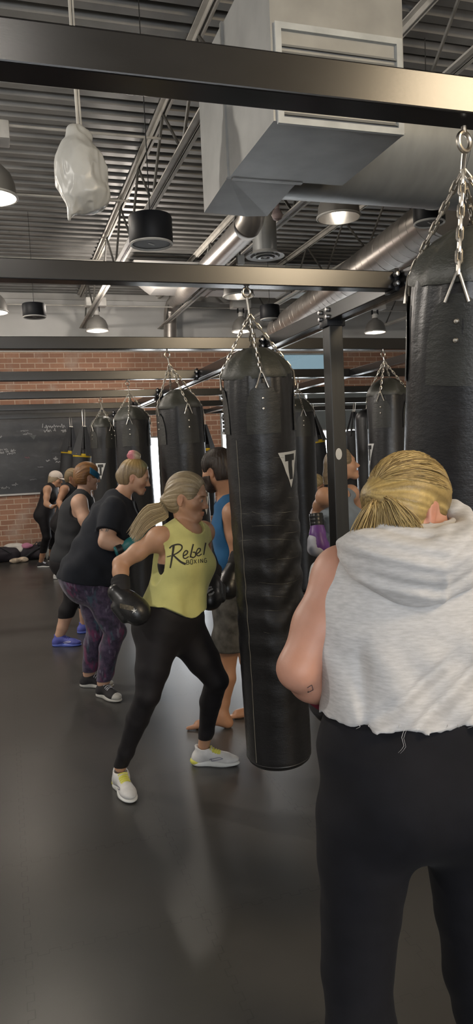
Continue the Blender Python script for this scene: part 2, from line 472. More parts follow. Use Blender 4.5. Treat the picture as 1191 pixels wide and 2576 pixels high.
# windows
M_frame = pbr('window_frame_aluminium', (.05, .05, .052), .4, .5)
M_lightframe = pbr('window_frame_pale', (.55, .56, .55), .4, .3)
def window(name, x0, x1, z0, z1, xm=(), zm=(), fr=M_frame, glass=M_glass, w=.05):
    m = MB(); y0, y1 = YW+.04, YW+.12
    m.box((x0, y0, z0), (x0+w, y1, z1)); m.box((x1-w, y0, z0), (x1, y1, z1))
    m.box((x0+w, y0, z0), (x1-w, y1, z0+w)); m.box((x0+w, y0, z1-w), (x1-w, y1, z1))
    for x in xm: m.box((x-w/2, y0+.005, z0+w), (x+w/2, y1-.005, z1-w))
    for z in zm: m.box((x0+w, y0+.01, z-w/2), (x1-w, y1-.01, z+w/2))
    o = structure(m.build(name, fr, None, False))
    MB().box((x0+w, YW+.075, z0+w), (x1-w, YW+.081, z1-w)).build('pane', glass, o, False)
    return o
d1 = window('door_1', *op[0][:2], 0.0, op[0][3], xm=(3.05,), zm=(.3,), fr=M_lightframe, w=.03)
MB().box((2.98, YW+.0, .95), (3.0, YW+.035, 1.25), .004).build('door_handle', M_steel, d1)
window('window_2', *op[1], xm=(4.72, 5.95, 6.75), zm=(2.1, 2.4), fr=M_lightframe)
window('window_3', *op[2], xm=(), zm=(), fr=M_lightframe, glass=M_tint, w=.03)
# blinds inside window_2
M_blind = pbr('grey_blind_fabric', (.16, .18, .185), .8, 0, .05, 4)
M_slat = pbr('dark_blind_slat', (.045, .046, .045), .5)
bl = thing('venetian_blind', 'dark horizontal slat blind pulled half down in the window beside the brick pier', 'blind', (4.45, YW-.02, 2.07))
for k in range(10):
    z = 2.80-.073*k
    MB().box((4.15, YW-.045, z-.031), (4.72, YW-.037, z+.031)).build('slat', M_slat, bl, False)
MB().box((4.15, YW-.055, 2.83), (4.72, YW-.02, 2.87)).build('head_rail', M_white, bl, False)
MB().box((4.15, YW-.05, 2.06), (4.72, YW-.03, 2.085)).build('bottom_rail', M_white, bl, False)
for a, b, nm in ((4.76, 5.92, 'grey roller blind half down behind the hanging bag with the pink hook'), (5.98, 7.5, 'grey roller blind half down behind the black post')):
    o = thing('roller_blind', nm, 'blind', ((a+b)/2, YW-.03, 2.1), 'roller blinds in the storefront window')
    MB().box((a, YW-.03, 2.09), (b, YW-.022, 2.82)).build('fabric', M_blind, o, False)
    MB().box((a, YW-.034, 2.07), (b, YW-.014, 2.10)).build('bottom_bar', M_trimm, o, False)
    MB().tube([(a, YW-.026, 2.84), (b, YW-.026, 2.84)], .022, 12).build('roller', M_white, o)

# chalkboard with its writing
cb = thing('chalkboard', 'large black chalkboard covered in smudged chalk writing on the brick wall', 'chalkboard', (-1.3, YW, 1.13))
board = MB().box((X0+.3, YW-.03, 1.13), (2.28, YW-.005, 2.72)).build('board', M_board, cb, False)
M_chalk = pbr('white_chalk', (.42, .42, .42), .9, 0, .3, 60); M_chalkp = pbr('pink_chalk', (.22, .08, .10), .9, 0, .3, 60)
def chalk(px, py, w, hgt, words, mat=M_chalk, slope=0., seed=1, th=.008):
    """a line of loose handwriting starting at a place on the board; words = list of letters per word"""
    r = random.Random(seed); p0 = at(px, py, YW-.032); polys = []; x = 0.
    per = w/(sum(words)+len(words))
    for n in words:
        pts = []
        for i in range(n*3):
            pts.append((x+per*(i/3.), hgt*(r.uniform(-.1, .45) if i % 3 else r.uniform(.4, 1.05)*(1 if r.random() < .35 else .6))))
        x += per*(n+1)
        polys = stroke_quads(pts, th, th*.7, n=len(pts)*5); m = len(polys)
        V = [polys[0][0], polys[0][1]]; 
        for q in polys: V += [q[3], q[2]]
        mesh_np('chalk_writing', [(p0[0]+q[0], YW-.0325, p0[2]+q[1]+slope*q[0]) for q in V], [(2*i, 2*i+1, 2*i+3, 2*i+2) for i in range(m)], mat, cb, False)
def glyphs(px, py, hgt, text, slope=0.):
    """plain block letters in chalk"""
    cu = bpy.data.curves.new('chalk_writing', 'FONT'); cu.body = text; cu.size = hgt; cu.extrude = .0005; cu.shear = .15
    ob = bpy.data.objects.new('t', cu); C.objects.link(ob); dg = bpy.context.evaluated_depsgraph_get()
    me = bpy.data.meshes.new_from_object(ob.evaluated_get(dg)); bpy.data.objects.remove(ob)
    p = at(px, py, YW-.033); M = Matrix.Translation(Vector((p[0], YW-.033, p[2]))) @ Matrix.Rotation(-slope, 4, 'Y') @ Matrix.Rotation(PI/2, 4, 'X')
    me.transform(M); link('chalk_writing', me, M_chalk, cb, False)
glyphs(105, 1076, .11, 'I'); chalk(112, 1077, .42, .07, [11], seed=3, th=.010)
chalk(111, 1087, .25, .07, [5, 2], seed=4, th=.010); chalk(154, 1087, .13, .07, [4], seed=5, th=.010)
chalk(0, 1134, .16, .07, [3, 4], seed=6); chalk(0, 1141, .3, .07, [4, 3, 5], seed=7, slope=.1); chalk(18, 1144, .18, .06, [6], seed=8, slope=.1)
chalk(52, 1085, .18, .03, [5], seed=9, th=.006); chalk(58, 1094, .2, .04, [6], seed=10, th=.006); chalk(62, 1153, .14, .05, [3], M_chalkp, seed=11)
chalk(116, 1161, .11, .06, [3], seed=12, th=.011); chalk(134, 1157, .12, .07, [4], seed=13, th=.011); chalk(140, 1165, .12, .06, [4], seed=14, th=.011)
chalk(0, 1102, .07, .03, [2], seed=15, slope=.4); chalk(30, 1222, .14, .06, [5], seed=16); chalk(2, 1230, .2, .06, [5], seed=17); chalk(75, 1208, .16, .03, [5], seed=18, th=.005); chalk(95, 1176, .14, .03, [4], seed=19, th=.005)
tri = at(82, 1102, YW-.033); mesh_np('chalk_drawing', [(tri[0]-.05, YW-.0328, tri[2]+.05), (tri[0]+.07, YW-.0328, tri[2]+.055), (tri[0]+.02, YW-.0328, tri[2]-.03)], [(0, 1, 2)], pbr('grey_chalk', (.13, .14, .14), .9), cb, False)
MB().box((X0+.3, YW-.05, 1.10), (2.3, YW-.005, 1.13)).build('bottom_trim', M_trimm, cb, False)

# ------------------------------------------------------------------ bar joists
def joist(x, label):
    o = thing('ceiling_joist', label, 'joist', (x, 5, ZC-.6), 'open web roof joists')
    zt, zb = ZC-.005, 4.10; ya, yb = Y0+.05, YW-.06
    for sx, in ((-1,), (1,)):
        MB().box((x+sx*.03-.028, ya, zb), (x+sx*.03+.028-.01, yb, zb+.012)).box((x+sx*.012-.004, ya, zb), (x+sx*.012+.004, yb, zb+.05)).build('bottom_chord', M_joist, o, False)
    MB().box((x-.055, ya, zt-.012), (x+.055, yb, zt)).box((x-.018, ya, zt-.055), (x-.010, yb, zt)).box((x+.010, ya, zt-.055), (x+.018, yb, zt)).build('top_chord', M_joist, o, False)
    w = MB(); y = ya; up = False; step = .62
    while y+step < yb:
        a, b = ((x, y, zb+.02), (x, y+step, zt-.03)); 
        if up: a, b = (x, y, zt-.03), (x, y+step, zb+.02)
        w.tube([a, b], .014, 6); up = not up; y += step
    w.build('web', M_dark, o)
for x, l in ((-1.4, 'bar joist left of the plastic-wrapped speaker'), (1.54, 'bar joist with cream double rail beside the wrapped speaker'), (3.0, 'bar joist passing behind the rectangular duct box'), (4.5, 'bar joist above the bell lamp beside the spiral duct'), (6.0, 'bar joist beyond the spiral duct'), (7.5, 'bar joist nearest the right-hand wall')):
    joist(x, l)
# thin conduits and cross bridging that run across under the deck
for i, (y, z, l) in enumerate(((6.55, 4.45, 'thin pipe crossing behind the wrapped speaker'), (8.3, 4.5, 'thin pipe crossing above the black drum speaker'), (10.6, 4.45, 'thin pipe crossing just above the rig beam'), (12.9, 4.3, 'thin pipe crossing close to the grey back wall'))):
    tag(MB().tube([(-4.9, y, z), (1.5+.02*i, y, z)] if i < 3 else [(-4.9, y, z), (9.4, y, z)], .012, 8).build('conduit_pipe', M_joist), l, 'pipe', 'thin pipes under the roof deck')

# ------------------------------------------------------------------ ducts
DS = .838                                            # duct group: sizes measured at 3.5 m, hung a little lower
def dz(z): return CH+(z-CH)*DS
db = thing('ceiling_duct_box', 'grey rectangular sheet metal duct box with creased underside and side register', 'duct', (1.55, 4.1, 3.2))
x0, x1, y0, y1, z0, z1 = 1.58*DS, 2.09*DS, 4.90*DS, 5.54*DS, dz(3.5), 4.06
v = [(x0, y0, z0+.03), (x1, y0, z0+.03), (x1, y1, z0), (x0, y1, z0), (x0, y0, z1), (x1, y0, z1), (x1, y1, z1), (x0, y1, z1), (x0+.28, y1, z0-.01)]
m = MB(); m.add(v, [(0, 8, 3), (0, 1, 2, 8), (0, 4, 5, 1), (1, 5, 6, 2), (2, 6, 7, 3, 8), (3, 7, 4, 0), (4, 7, 6, 5)])
m.build('plenum', M_galv, db, False)
MB().box((x0-.012, y0-.02, z0+.02), (x0+.02, y0+.01, z1)).build('seam_flange', M_galv, db, False)
MB().box((x0+.02, y0-.02, z0+.012), (x1+.02, y0+.01, z0+.05)).build('seam_flange', M_galv, db, False)
MB().box((1.58*DS, 4.02*DS, dz(3.52)), (2.42*DS, 4.88*DS, 4.05)).build('register_hood', M_galv, db, False)
a0, a1, b0, b1, w, yf = 1.60*DS, 2.40*DS, dz(3.502), dz(4.05), .030, 4.02*DS
rg = MB()
rg.box((a0, yf-.02, b0), (a0+w, yf, b1)).box((a1-w, yf-.02, b0), (a1, yf, b1)).box((a0+w, yf-.02, b0), (a1-w, yf, b0+w)).box((a0+w, yf-.02, b1-w), (a1-w, yf, b1))
rf = rg.build('register_frame', pbr('pale_register_paint', (.46, .48, .48), .45), db, False)
lv = MB()
for k in range(11):
    z = b0+w+.012+k*.031
    lv.add([(a0+w, yf-.016, z), (a1-w, yf-.016, z), (a1-w, yf-.002, z+.018), (a0+w, yf-.002, z+.018)], [(0, 1, 2, 3)])
lv.build('louvres', M_galv, rf, False)
M_round = pbr('round_duct_metal', (.36, .375, .375), .38, .45, .1, 4, 0, 40, .5, (3, 1, 1))
rd = thing('ceiling_round_duct', 'large round grey duct running right from the duct box register', 'duct', (5.5, 4.2, 3.2))
ry, rz, rr_ = 5.02*DS, dz(4.02), .46*DS
MB().tube([(x1+.003, ry+.2, rz), (9.4, ry+.2, rz)], rr_, 56).build('duct_shell', M_round, rd)
for x in (2.9, 4.3, 5.7): MB().tube([(x, ry+.2, rz), (x+.03, ry+.2, rz)], rr_+.006, 56).build('seam_band', M_round, rd)
def helix(a, b, r, turns, w=.006):
    a, b = V3(*a), V3(*b); ax = nrm(b-a); u = nrm(np.cross(ax, V3(0, 0, 1))); q = np.cross(ax, u); n = int(turns*24)
    return MB().tube([a+(b-a)*i/n+(r)*(math.cos(2*PI*i/24)*u+math.sin(2*PI*i/24)*q) for i in range(n+1)], w, 5)
p0, p1 = at(622, 570, 5.3), at(437, 762, 13.3)
sd = thing('ceiling_spiral_duct', 'shiny spiral duct running back from the duct box to an elbow at the wall', 'duct', p0)
R2 = .098
def rad_path(a, b, ra, rb): return MB().tube([a, a*.5+b*.5, b], [ra, (ra+rb)/2, rb], 40)
rad_path(p0, p1, R2, .118).build('duct_shell', M_spiral, sd)
el = [p1+V3(-.005*i, .17*math.sin(a), -.17*(1-math.cos(a))) for i, a in enumerate(np.linspace(0, PI/2, 8))]
MB().tube([p0, p0+V3(.01, -.06, .03), p0+V3(.02, -.1, .12), p0+V3(.02, -.1, .8)], .099, 32).build('elbow', M_spiral, sd)
MB().tube(el+[el[-1]-V3(.03, 0, .55)], .118, 40).build('elbow', M_spiral, sd)
# transverse duct far back
M_pale = pbr('pale_duct_metal', (.5, .5, .49), .35, .4, .08, 5)
td = thing('ceiling_transverse_duct', 'pale duct crossing high above the rig near the back wall', 'duct', (4.0, 11.3, 4.2))
v = []; yc, zt, zb = 11.2, 4.58, 4.17
for x, za in ((2.02, 4.40), (2.32, zb), (7.5, zb)):
    v += [(x, yc-.22, za), (x, yc+.22, za), (x, yc+.22, zt), (x, yc-.22, zt)]
MB().add(v, [(0, 1, 2, 3), (8, 11, 10, 9)]+[(4*i+k, 4*i+(k+1) % 4, 4*i+4+(k+1) % 4, 4*i+4+k) for i in (0, 1) for k in range(4)]).build('duct_shell', M_pale, td, False)
for x in (3.2, 4.4, 5.4): MB().box((x, yc-.232, zb-.012), (x+.05, yc+.232, zt)).build('seam_band', M_pale, td, False)
# second spiral duct on the right
q0 = at(1128, 532, 5.75); v_ = ray(900, 694); q1 = v_*(q0[0]*1.04/v_[0])+V3(0, 0, CH); q1 = q0+(q1-q0)*((10.9-q0[1])/(q1[1]-q0[1]))
s2 = thing('ceiling_spiral_duct', 'wide bronze-lit spiral duct behind the upper right drum speaker', 'duct', q0)
MB().tube([q0, q0*.5+q1*.5, q1], .218, 44).build('duct_shell', M_spiral, s2)
helix(q0, q1, .217, 34, .004).build('spiral_seam', M_spiral, s2)
# round ceiling diffuser on its short duct
dc = at(668, 648, 7.3)
dd = thing('ceiling_diffuser', 'round ringed air diffuser on a short duct beside the spiral duct', 'diffuser', dc)
MB().tube([dc+V3(0, 0, .05), dc+V3(0, 0, .42)], .125, 32).build('neck', M_galv, dd)
MB().tube([dc+V3(0, 0, .42), dc+V3(0, 0, 1.0)], .15, 32).build('drop_duct', M_spiral, dd)
for k, (ra, rb) in enumerate(((.20, .155), (.135, .10), (.08, .05))):
    MB().lathe([(ra*.62, .05), (ra*.8, .02), (ra, 0), (rb, .006), (rb*.9, .03), (ra*.62, .05)], dc-V3(0, 0, .01*k-.01), 36, cap=False).build('ring', M_white if k < 2 else M_galv, dd)
MB().lathe([(.02, 0), (.035, .012), (.0, .03)], dc, 20).build('centre_cap', M_white, dd)
bx = at(605, 655, 6.9); tag(MB().box(bx-V3(.035, .03, .04), bx+V3(.035, .03, .045), .006).build('junction_box', M_white), 'small white box hanging beside the round air diffuser', 'box')
MB().tube([bx+V3(0, 0, .045), bx+V3(0, 0, .75)], .006, 6).build('drop_wire', M_rope, bpy.data.objects['junction_box'])
bu = at(698, 541, 6.0)
o = thing('bare_bulb', 'small pinkish round bulb under the joist by the duct box', 'bulb', bu)
MB().lathe([(.0, -.05), (.035, -.035), (.05, 0), (.035, .035), (.02, .05), (.02, .09)], bu, 20).build('globe', pbr('pinkish_globe', (.42, .33, .32), .4), o)
MB().tube([bu+V3(0, 0, .08), bu+V3(0, 0, .5)], .018, 10).build('socket', M_joist, o)

# ------------------------------------------------------------------ bell lamps and drum speakers
LAMPS = []
M_bulb = emit('lamp_bulb_glow', (1, .9, .75), .45)
def bell_lamp(c, r, label, box=True, h=.30, power=40, group='bell lamps under the roof'):
    c = np.asarray(c, float); o = thing('bell_lamp', label, 'lamp', c, group)
    pr = [(r*1.0, 0), (r*.99, .02), (r*.94, .4*h), (r*.80, .68*h), (r*.55, .88*h), (r*.3, h), (r*.26, h+.02)]
    MB().lathe(pr, c, 40, cap=False).build('shade', M_lampshell, o)
    MB().lathe([(q*.97, z-.004) for q, z in pr], c, 40, cap=False).build('reflector', M_reflect, o)
    MB().lathe([(r*1.0, -.006), (r*1.045, 0), (r*1.045, .012), (r*1.0, .016), (r*.985, .004), (r*1.0, -.006)], c, 40, cap=False).build('rim', M_white, o)
    MB().lathe([(.0, h-.17), (.03, h-.16), (.038, h-.12), (.03, h-.06), (.025, h)], c, 16).build('bulb', M_bulb, o)
    MB().tube([c+V3(0, 0, h), c+V3(0, 0, h+.09)], r*.26, 16).build('socket', M_white, o)
    if box:
        MB().box(c+V3(-.17, -.10, h+.16), c+V3(.17, .10, h+.30), .01).build('ballast_box', M_white, o)
        MB().box(c+V3(-.06, -.02, h+.08), c+V3(-.045, .02, h+.17)).box(c+V3(.045, -.02, h+.08), c+V3(.06, .02, h+.17)).build('bracket', M_blackplastic, o)
    MB().tube([c+V3(0, 0, h+(.3 if box else .08)), V3(c[0], c[1], ZC-.01)], .008, 6).build('suspension_rod', M_dark, o)
    LAMPS.append((c+V3(0, 0, h*.35), power)); return o
bell_lamp(at(853, 548, 6.75), .211, 'bell lamp with bright open reflector hanging below the large round duct', h=.27, box=False, power=1.5)
bell_lamp(at(601, 746, 9.5), .205, 'bell lamp whose rim shows just above the ring of the middle heavy bag', h=.27, box=False, power=1.5)
bell_lamp(at(245, 832, 12.8), .19, 'bell lamp under a white box above the pair of yellow-banded bags', h=.24)
bell_lamp(at(945, 836, 11.5), .18, 'glowing bell lamp on the right beneath a pale joist box', h=.22)
bell_lamp(at(608, 834, 12.5), .17, 'bell lamp half hidden by the chains of the middle heavy bag', h=.24)
bell_lamp(at(-22, 497, 6.3), .2, 'bright bell lamp cut by the left edge, upper one', h=.27, power=70)
bell_lamp(at(-18, 786, 10.), .19, 'bell lamp cut by the left edge, lower one', h=.25)
def drum_speaker(c, r, h, label):
    c = np.asarray(c, float); o = thing('hanging_speaker', label, 'speaker', c, 'black drum speakers hung from the roof')
    MB().lathe([(r*.95, 0), (r, .01), (r, h-.015), (r*.96, h), (0.001, h)], c, 44).build('cabinet', M_blackplastic, o)
    MB().lathe([(r*.97, .002), (r*1.0, -.006), (r*.94, -.012), (r*.87, -.006), (r*.87, .004)], c, 44, cap=False).build('rim', M_white, o)
    MB().lathe([(r*.9, -.002), (r*.5, .006), (.001, .008)], c, 40).build('grille', pbr('speaker_mesh', (.10, .10, .10), .5, .3, .5, 400), o)
    MB().box(c+V3(-.028, -.004, -.006), c+V3(.028, .004, .002), M=Matrix.Translation(Vector(c)) @ Matrix.Rotation(.6, 4, 'Z') @ Matrix.Translation(-Vector(c))).build('badge', M_white, o, False)
    MB().tube([c+V3(0, 0, h), V3(c[0], c[1], ZC-.01)], .0035, 6).build('suspension_cable', M_rope, o)
def drum(pc, pb, Y, r, h, label): drum_speaker(at(pc, pb, Y), r, h, label)
drum(381, 613, 4.9, .144, .175, 'large black drum speaker with white ring beside the cream joist rail')
drum(1081, 560, 5.05, .120, .155, 'black drum speaker tucked under the large round duct')
drum(87, 797, 9.5, .142, .155, 'black drum speaker at far left above the second rig beam')
drum(680, 803, 10.5, .148, .20, 'black drum speaker to the right of the middle heavy bag chains')

# plastic-wrapped speaker
bc = at(204, 440, 4.6)
pb = thing('hanging_speaker', 'hanging speaker wrapped in a crumpled white plastic bag', 'speaker', bc)
pr_ = [Ell(bc+V3(.0, 0, .0), (.155, .12, .19), None, .03), Cone(bc+V3(-.02, 0, .07), bc+V3(.03, 0, -.10), .118, .112, .04), Cone(bc+V3(-.02, 0, .16), bc+V3(0, 0, .25), .07, .035, .06), Cone(bc+V3(-.05, -.02, -.16), bc+V3(-.09, -.03, -.275), .055, .01, .06), Ell(bc+V3(.03, 0, -.12), (.12, .11, .07), k=.05), Ell(bc+V3(-.04, -.02, .24), (.03, .03, .03), k=.03), Ell(bc+V3(.05, .02, .23), (.03, .03, .035), k=.03)]
ff = field(pr_)
def bagfn(P):
    q = (P-bc)*np.array([1, 1, .45]); return ff(P)+.020*np.abs(vnoise(q+3, 11))+.010*np.abs(vnoise(q, 27))-.014
M_poly = pbr('white_plastic_bag', (.50, .50, .48), .32, 0, .06, 9, .2, 30, .5)
sculpt('plastic_wrap', pr_, .006, M_poly, pb, fn=bagfn, relax=1)
MB().tube([bc+V3(0, 0, .24), bc+V3(-.005, 0, .6), V3(bc[0]-.01, bc[1], ZC-.01)], .009, 8).tube([bc+V3(.02, .01, .24), bc+V3(.012, 0, .6), V3(bc[0]+.01, bc[1], ZC-.01)], .006, 8).build('suspension_cable', M_joist, pb)
MB().box(bc+V3(-.145, -.02, .075), bc+V3(-.09, .02, .15), .012, Matrix.Translation(Vector(bc)) @ Matrix.Rotation(.25, 4, 'Y') @ Matrix.Translation(-Vector(bc))).build('red_tab', pbr('red_tape', (.22, .012, .02), .5), pb)

# ------------------------------------------------------------------ bag rig
BY = [1.525] + [3.19+1.885*i for i in range(6)]      # centre line of each crossbeam
ZB = 2.40; BW = .04
SX0, SX1 = 1.838, 1.922
rig = thing('bag_rig', 'black square-tube steel rig of crossbeams and posts carrying the heavy bags', 'rig', (1.88, 4.0, 0))
def gusset(x, y, side):
    b = MB().box((x-.012, y-.052, ZB-.012), (x+.012, y+.052, ZB+.095), .004)
    g = b.build('bracket', M_blackplastic, rig)
    for zz in (.02, .062): MB().lathe([(.0, .028), (.010, .026), (.014, .016), (.014, .0)], (x-.01, y-.052, ZB+zz), 12, axis=(0, -1, 0)).build('bolt', M_bolt, g)
for i, y in enumerate(BY):
    if i == 0:
        MB().box((-4.2, y-BW, ZB), (8.6, y+BW, ZB+.082), .004).build('crossbeam', M_beam, rig, False); continue
    MB().box((-4.2, y-BW, ZB), (SX0-.005, y+BW, ZB+.082), .004).build('crossbeam', M_beam, rig, False)
    MB().box((SX1+.005, y-BW, ZB), (8.6, y+BW, ZB+.082), .004).build('crossbeam', M_beam, rig, False)
    gusset(SX0-.012, y, -1); gusset(SX1+.012, y, 1)
MB().box((SX0, BY[0]+BW, ZB), (SX1, BY[6]+.1, ZB+.082), .004).build('side_beam', M_beam, rig, False)
MB().box((SX1-.004, BY[1], ZB-.010), (SX1+.01, BY[6], ZB)).build('edge_strip', M_steel, rig, False)
for a, b in zip(BY[1:-1], BY[2:]):
    MB().box((3.44, a+BW+.002, ZB+.005), (3.52, b-BW-.002, ZB+.075), .004).build('side_beam', M_beam, rig, False)
M_post = pbr('post_black_paint', (.026, .026, .025), .38, .1, .2, 5, .04, 80, .5, (6, 6, .6))
def post(x0, x1, y0, y1, sticker):
    p = MB().box((x0, y0, .008), (x1, y1, ZB), .005).build('post', M_post, rig, False)
    MB().box((x0-.05, y0-.05, 0), (x1+.05, y1+.05, .008)).build('foot_plate', M_beam, p, False)
    MB().box((x0-.015, y0-.006, ZB-.03), (x1+.015, y1+.006, ZB+.01), .004).build('cap_bracket', M_blackplastic, p)
    if sticker:
        c = at(853, 1142, y0); w, h = .0205, .034
        mesh_np('oval_sticker', [(c[0]+w*math.cos(a), y0-.0012, c[2]+h*math.sin(a)) for a in np.linspace(0, 2*PI, 33)[:-1]], [tuple(range(32))], M_white, p, False)
    return p
post(1.846, 1.932, 3.95, 4.05, True)
post(1.84, 1.925, 8.95, 9.05, False)
# bolts on the side face of the long beam where the post meets it
for dy in (-.06, .04):
    for zz in (.02, .06): MB().lathe([(0, .02), (.012, .018), (.014, 0)], (SX0, 4.0+dy, ZB+zz), 12, axis=(-1, 0, 0)).build('bolt', M_bolt, rig)
# ------------------------------------------------------------------ heavy bags
def leather(name, col, rough, bump=.25):
    t = NT(name); co = t.coord(); n = t.noise(5, 5, co, .6); n2 = t.noise(160, 3, co); n3 = t.noise(26, 5, t.mapping(co, (1, 1, 2.2)), .7)
    t.l(t.ramp(n, [(.3, tuple(x*.75 for x in col)), (.7, tuple(x*1.3 for x in col))]), t.b.inputs['Base Color'])
    t.l(t.ramp(n3, [(.3, (rough-.06,)*3), (.7, (rough+.10,)*3)]), t.b.inputs['Roughness'])
    t.b.inputs['Specular IOR Level'].default_value = .5
    t.bump(t.math('ADD', t.math('MULTIPLY', n2, .25), n3), bump, .006)
    return t.m
M_leather = leather('black_bag_leather', (.013, .013, .0145), .34)
M_cover = leather('lit_bag_top_leather', (.040, .041, .034), .42, .4)  # paler olive copy of the leather, light on the bag top put into colour
M_tab = leather('lit_tab_leather', (.027, .027, .024), .40, .35)  # lighter leather tone, so the tabs blend with the lit upper bag
M_nylon = pbr('black_nylon_webbing', (.020, .021, .024), .62, 0, .2, 9, .2, 120)
M_yellow = pbr('yellow_band', (.62, .42, .02), .5, 0, .08, 12)
M_logo = pbr('white_print', (.62, .62, .60), .5, 0, .05, 10)
M_ink = pbr('black_print', (.02, .02, .02), .5)
M_thread = pbr('pale_seam_thread', (.20, .19, .16), .5)

def chain(a, b, link_len=.034, wire=.0032, wdt=.011):
    m = MB(); a, b = np.asarray(a, float), np.asarray(b, float); L = np.linalg.norm(b-a); n = max(2, int(round(L/(link_len*.78)))); ax = (b-a)/L
    u = nrm(np.cross(ax, V3(.3, 1, .1))); w = np.cross(ax, u)
    for i in range(n):
        c = a+(b-a)*(i+.5)/n; s = u if i % 2 else w; h = link_len/2-wdt/2
        pts = [c+ax*(h+wdt/2*math.sin(t))+s*wdt/2*math.cos(t) for t in np.linspace(0, PI, 5)]+[c-ax*(h+wdt/2*math.sin(t))-s*wdt/2*math.cos(t) for t in np.linspace(0, PI, 5)]
        m.tube(pts, wire, 6, closed=True)
    return m
def ring(c, r, wire, nrmv, n=24):
    ax = nrm(nrmv); u = nrm(np.cross(ax, V3(.1, .2, 1))); w = np.cross(ax, u)
    return MB().tube([np.asarray(c)+r*(math.cos(t)*u+math.sin(t)*w) for t in np.linspace(0, 2*PI, n+1)[:-1]], wire, 8, closed=True)
def bag_axis(top, bot):
    ax = nrm(np.asarray(bot, float)-top); u = nrm(V3(1, 0, 0)-ax*ax[0]); w = np.cross(u, ax); return ax, u, w
LOGO = []
def t_logo(body, top, ax, u, w, r, h, ang, width=.13, height=.24, parent=None):
    """white down-pointing triangle with a black T, wrapped round the bag"""
    c = top+ax*h; out = nrm(math.cos(ang)*u+math.sin(ang)*w); side = nrm(np.cross(ax, out)) 
    if np.dot(side, CR) < 0: side = -side
    b = bvh_of([body]); org = c+out*.6
    def tri(x0, x1, ytop, ybot, xt):   # polygon strip between left line and right line
        return x0
    def strip(lf, rf, y0, y1, n=14, m=5):
        return [[(lf(y)+(rf(y)-lf(y))*i/m, y), (lf(y)+(rf(y)-lf(y))*(i+1)/m, y), (lf(y2)+(rf(y2)-lf(y2))*(i+1)/m, y2), (lf(y2)+(rf(y2)-lf(y2))*i/m, y2)] for y, y2 in zip(np.linspace(y0, y1, n+1)[:-1], np.linspace(y0, y1, n+1)[1:]) for i in range(m)]
    W2 = width/2; H = height
    lw = lambda y: -W2*(1+y/H*.999); rw = lambda y: W2*(1+y/H*.999)
    V, F = project_quads(b, org, side, -ax, -out, strip(lw, rw, 0, -H), .0015)
    o = mesh_np('triangle_print', V, F, M_logo, body, False)
    polys = strip(lambda y: -W2*.52, lambda y: W2*.52, -.07*H, -.25*H, 5, 5)+strip(lambda y: -W2*.24*(1+y/H*.35), lambda y: W2*.24*(1+y/H*.35), -.25*H, -.76*H, 8, 3)
    V, F = project_quads(b, org, side, -ax, -out, polys, .003)
    mesh_np('letter_print', V, F, M_ink, body, False)
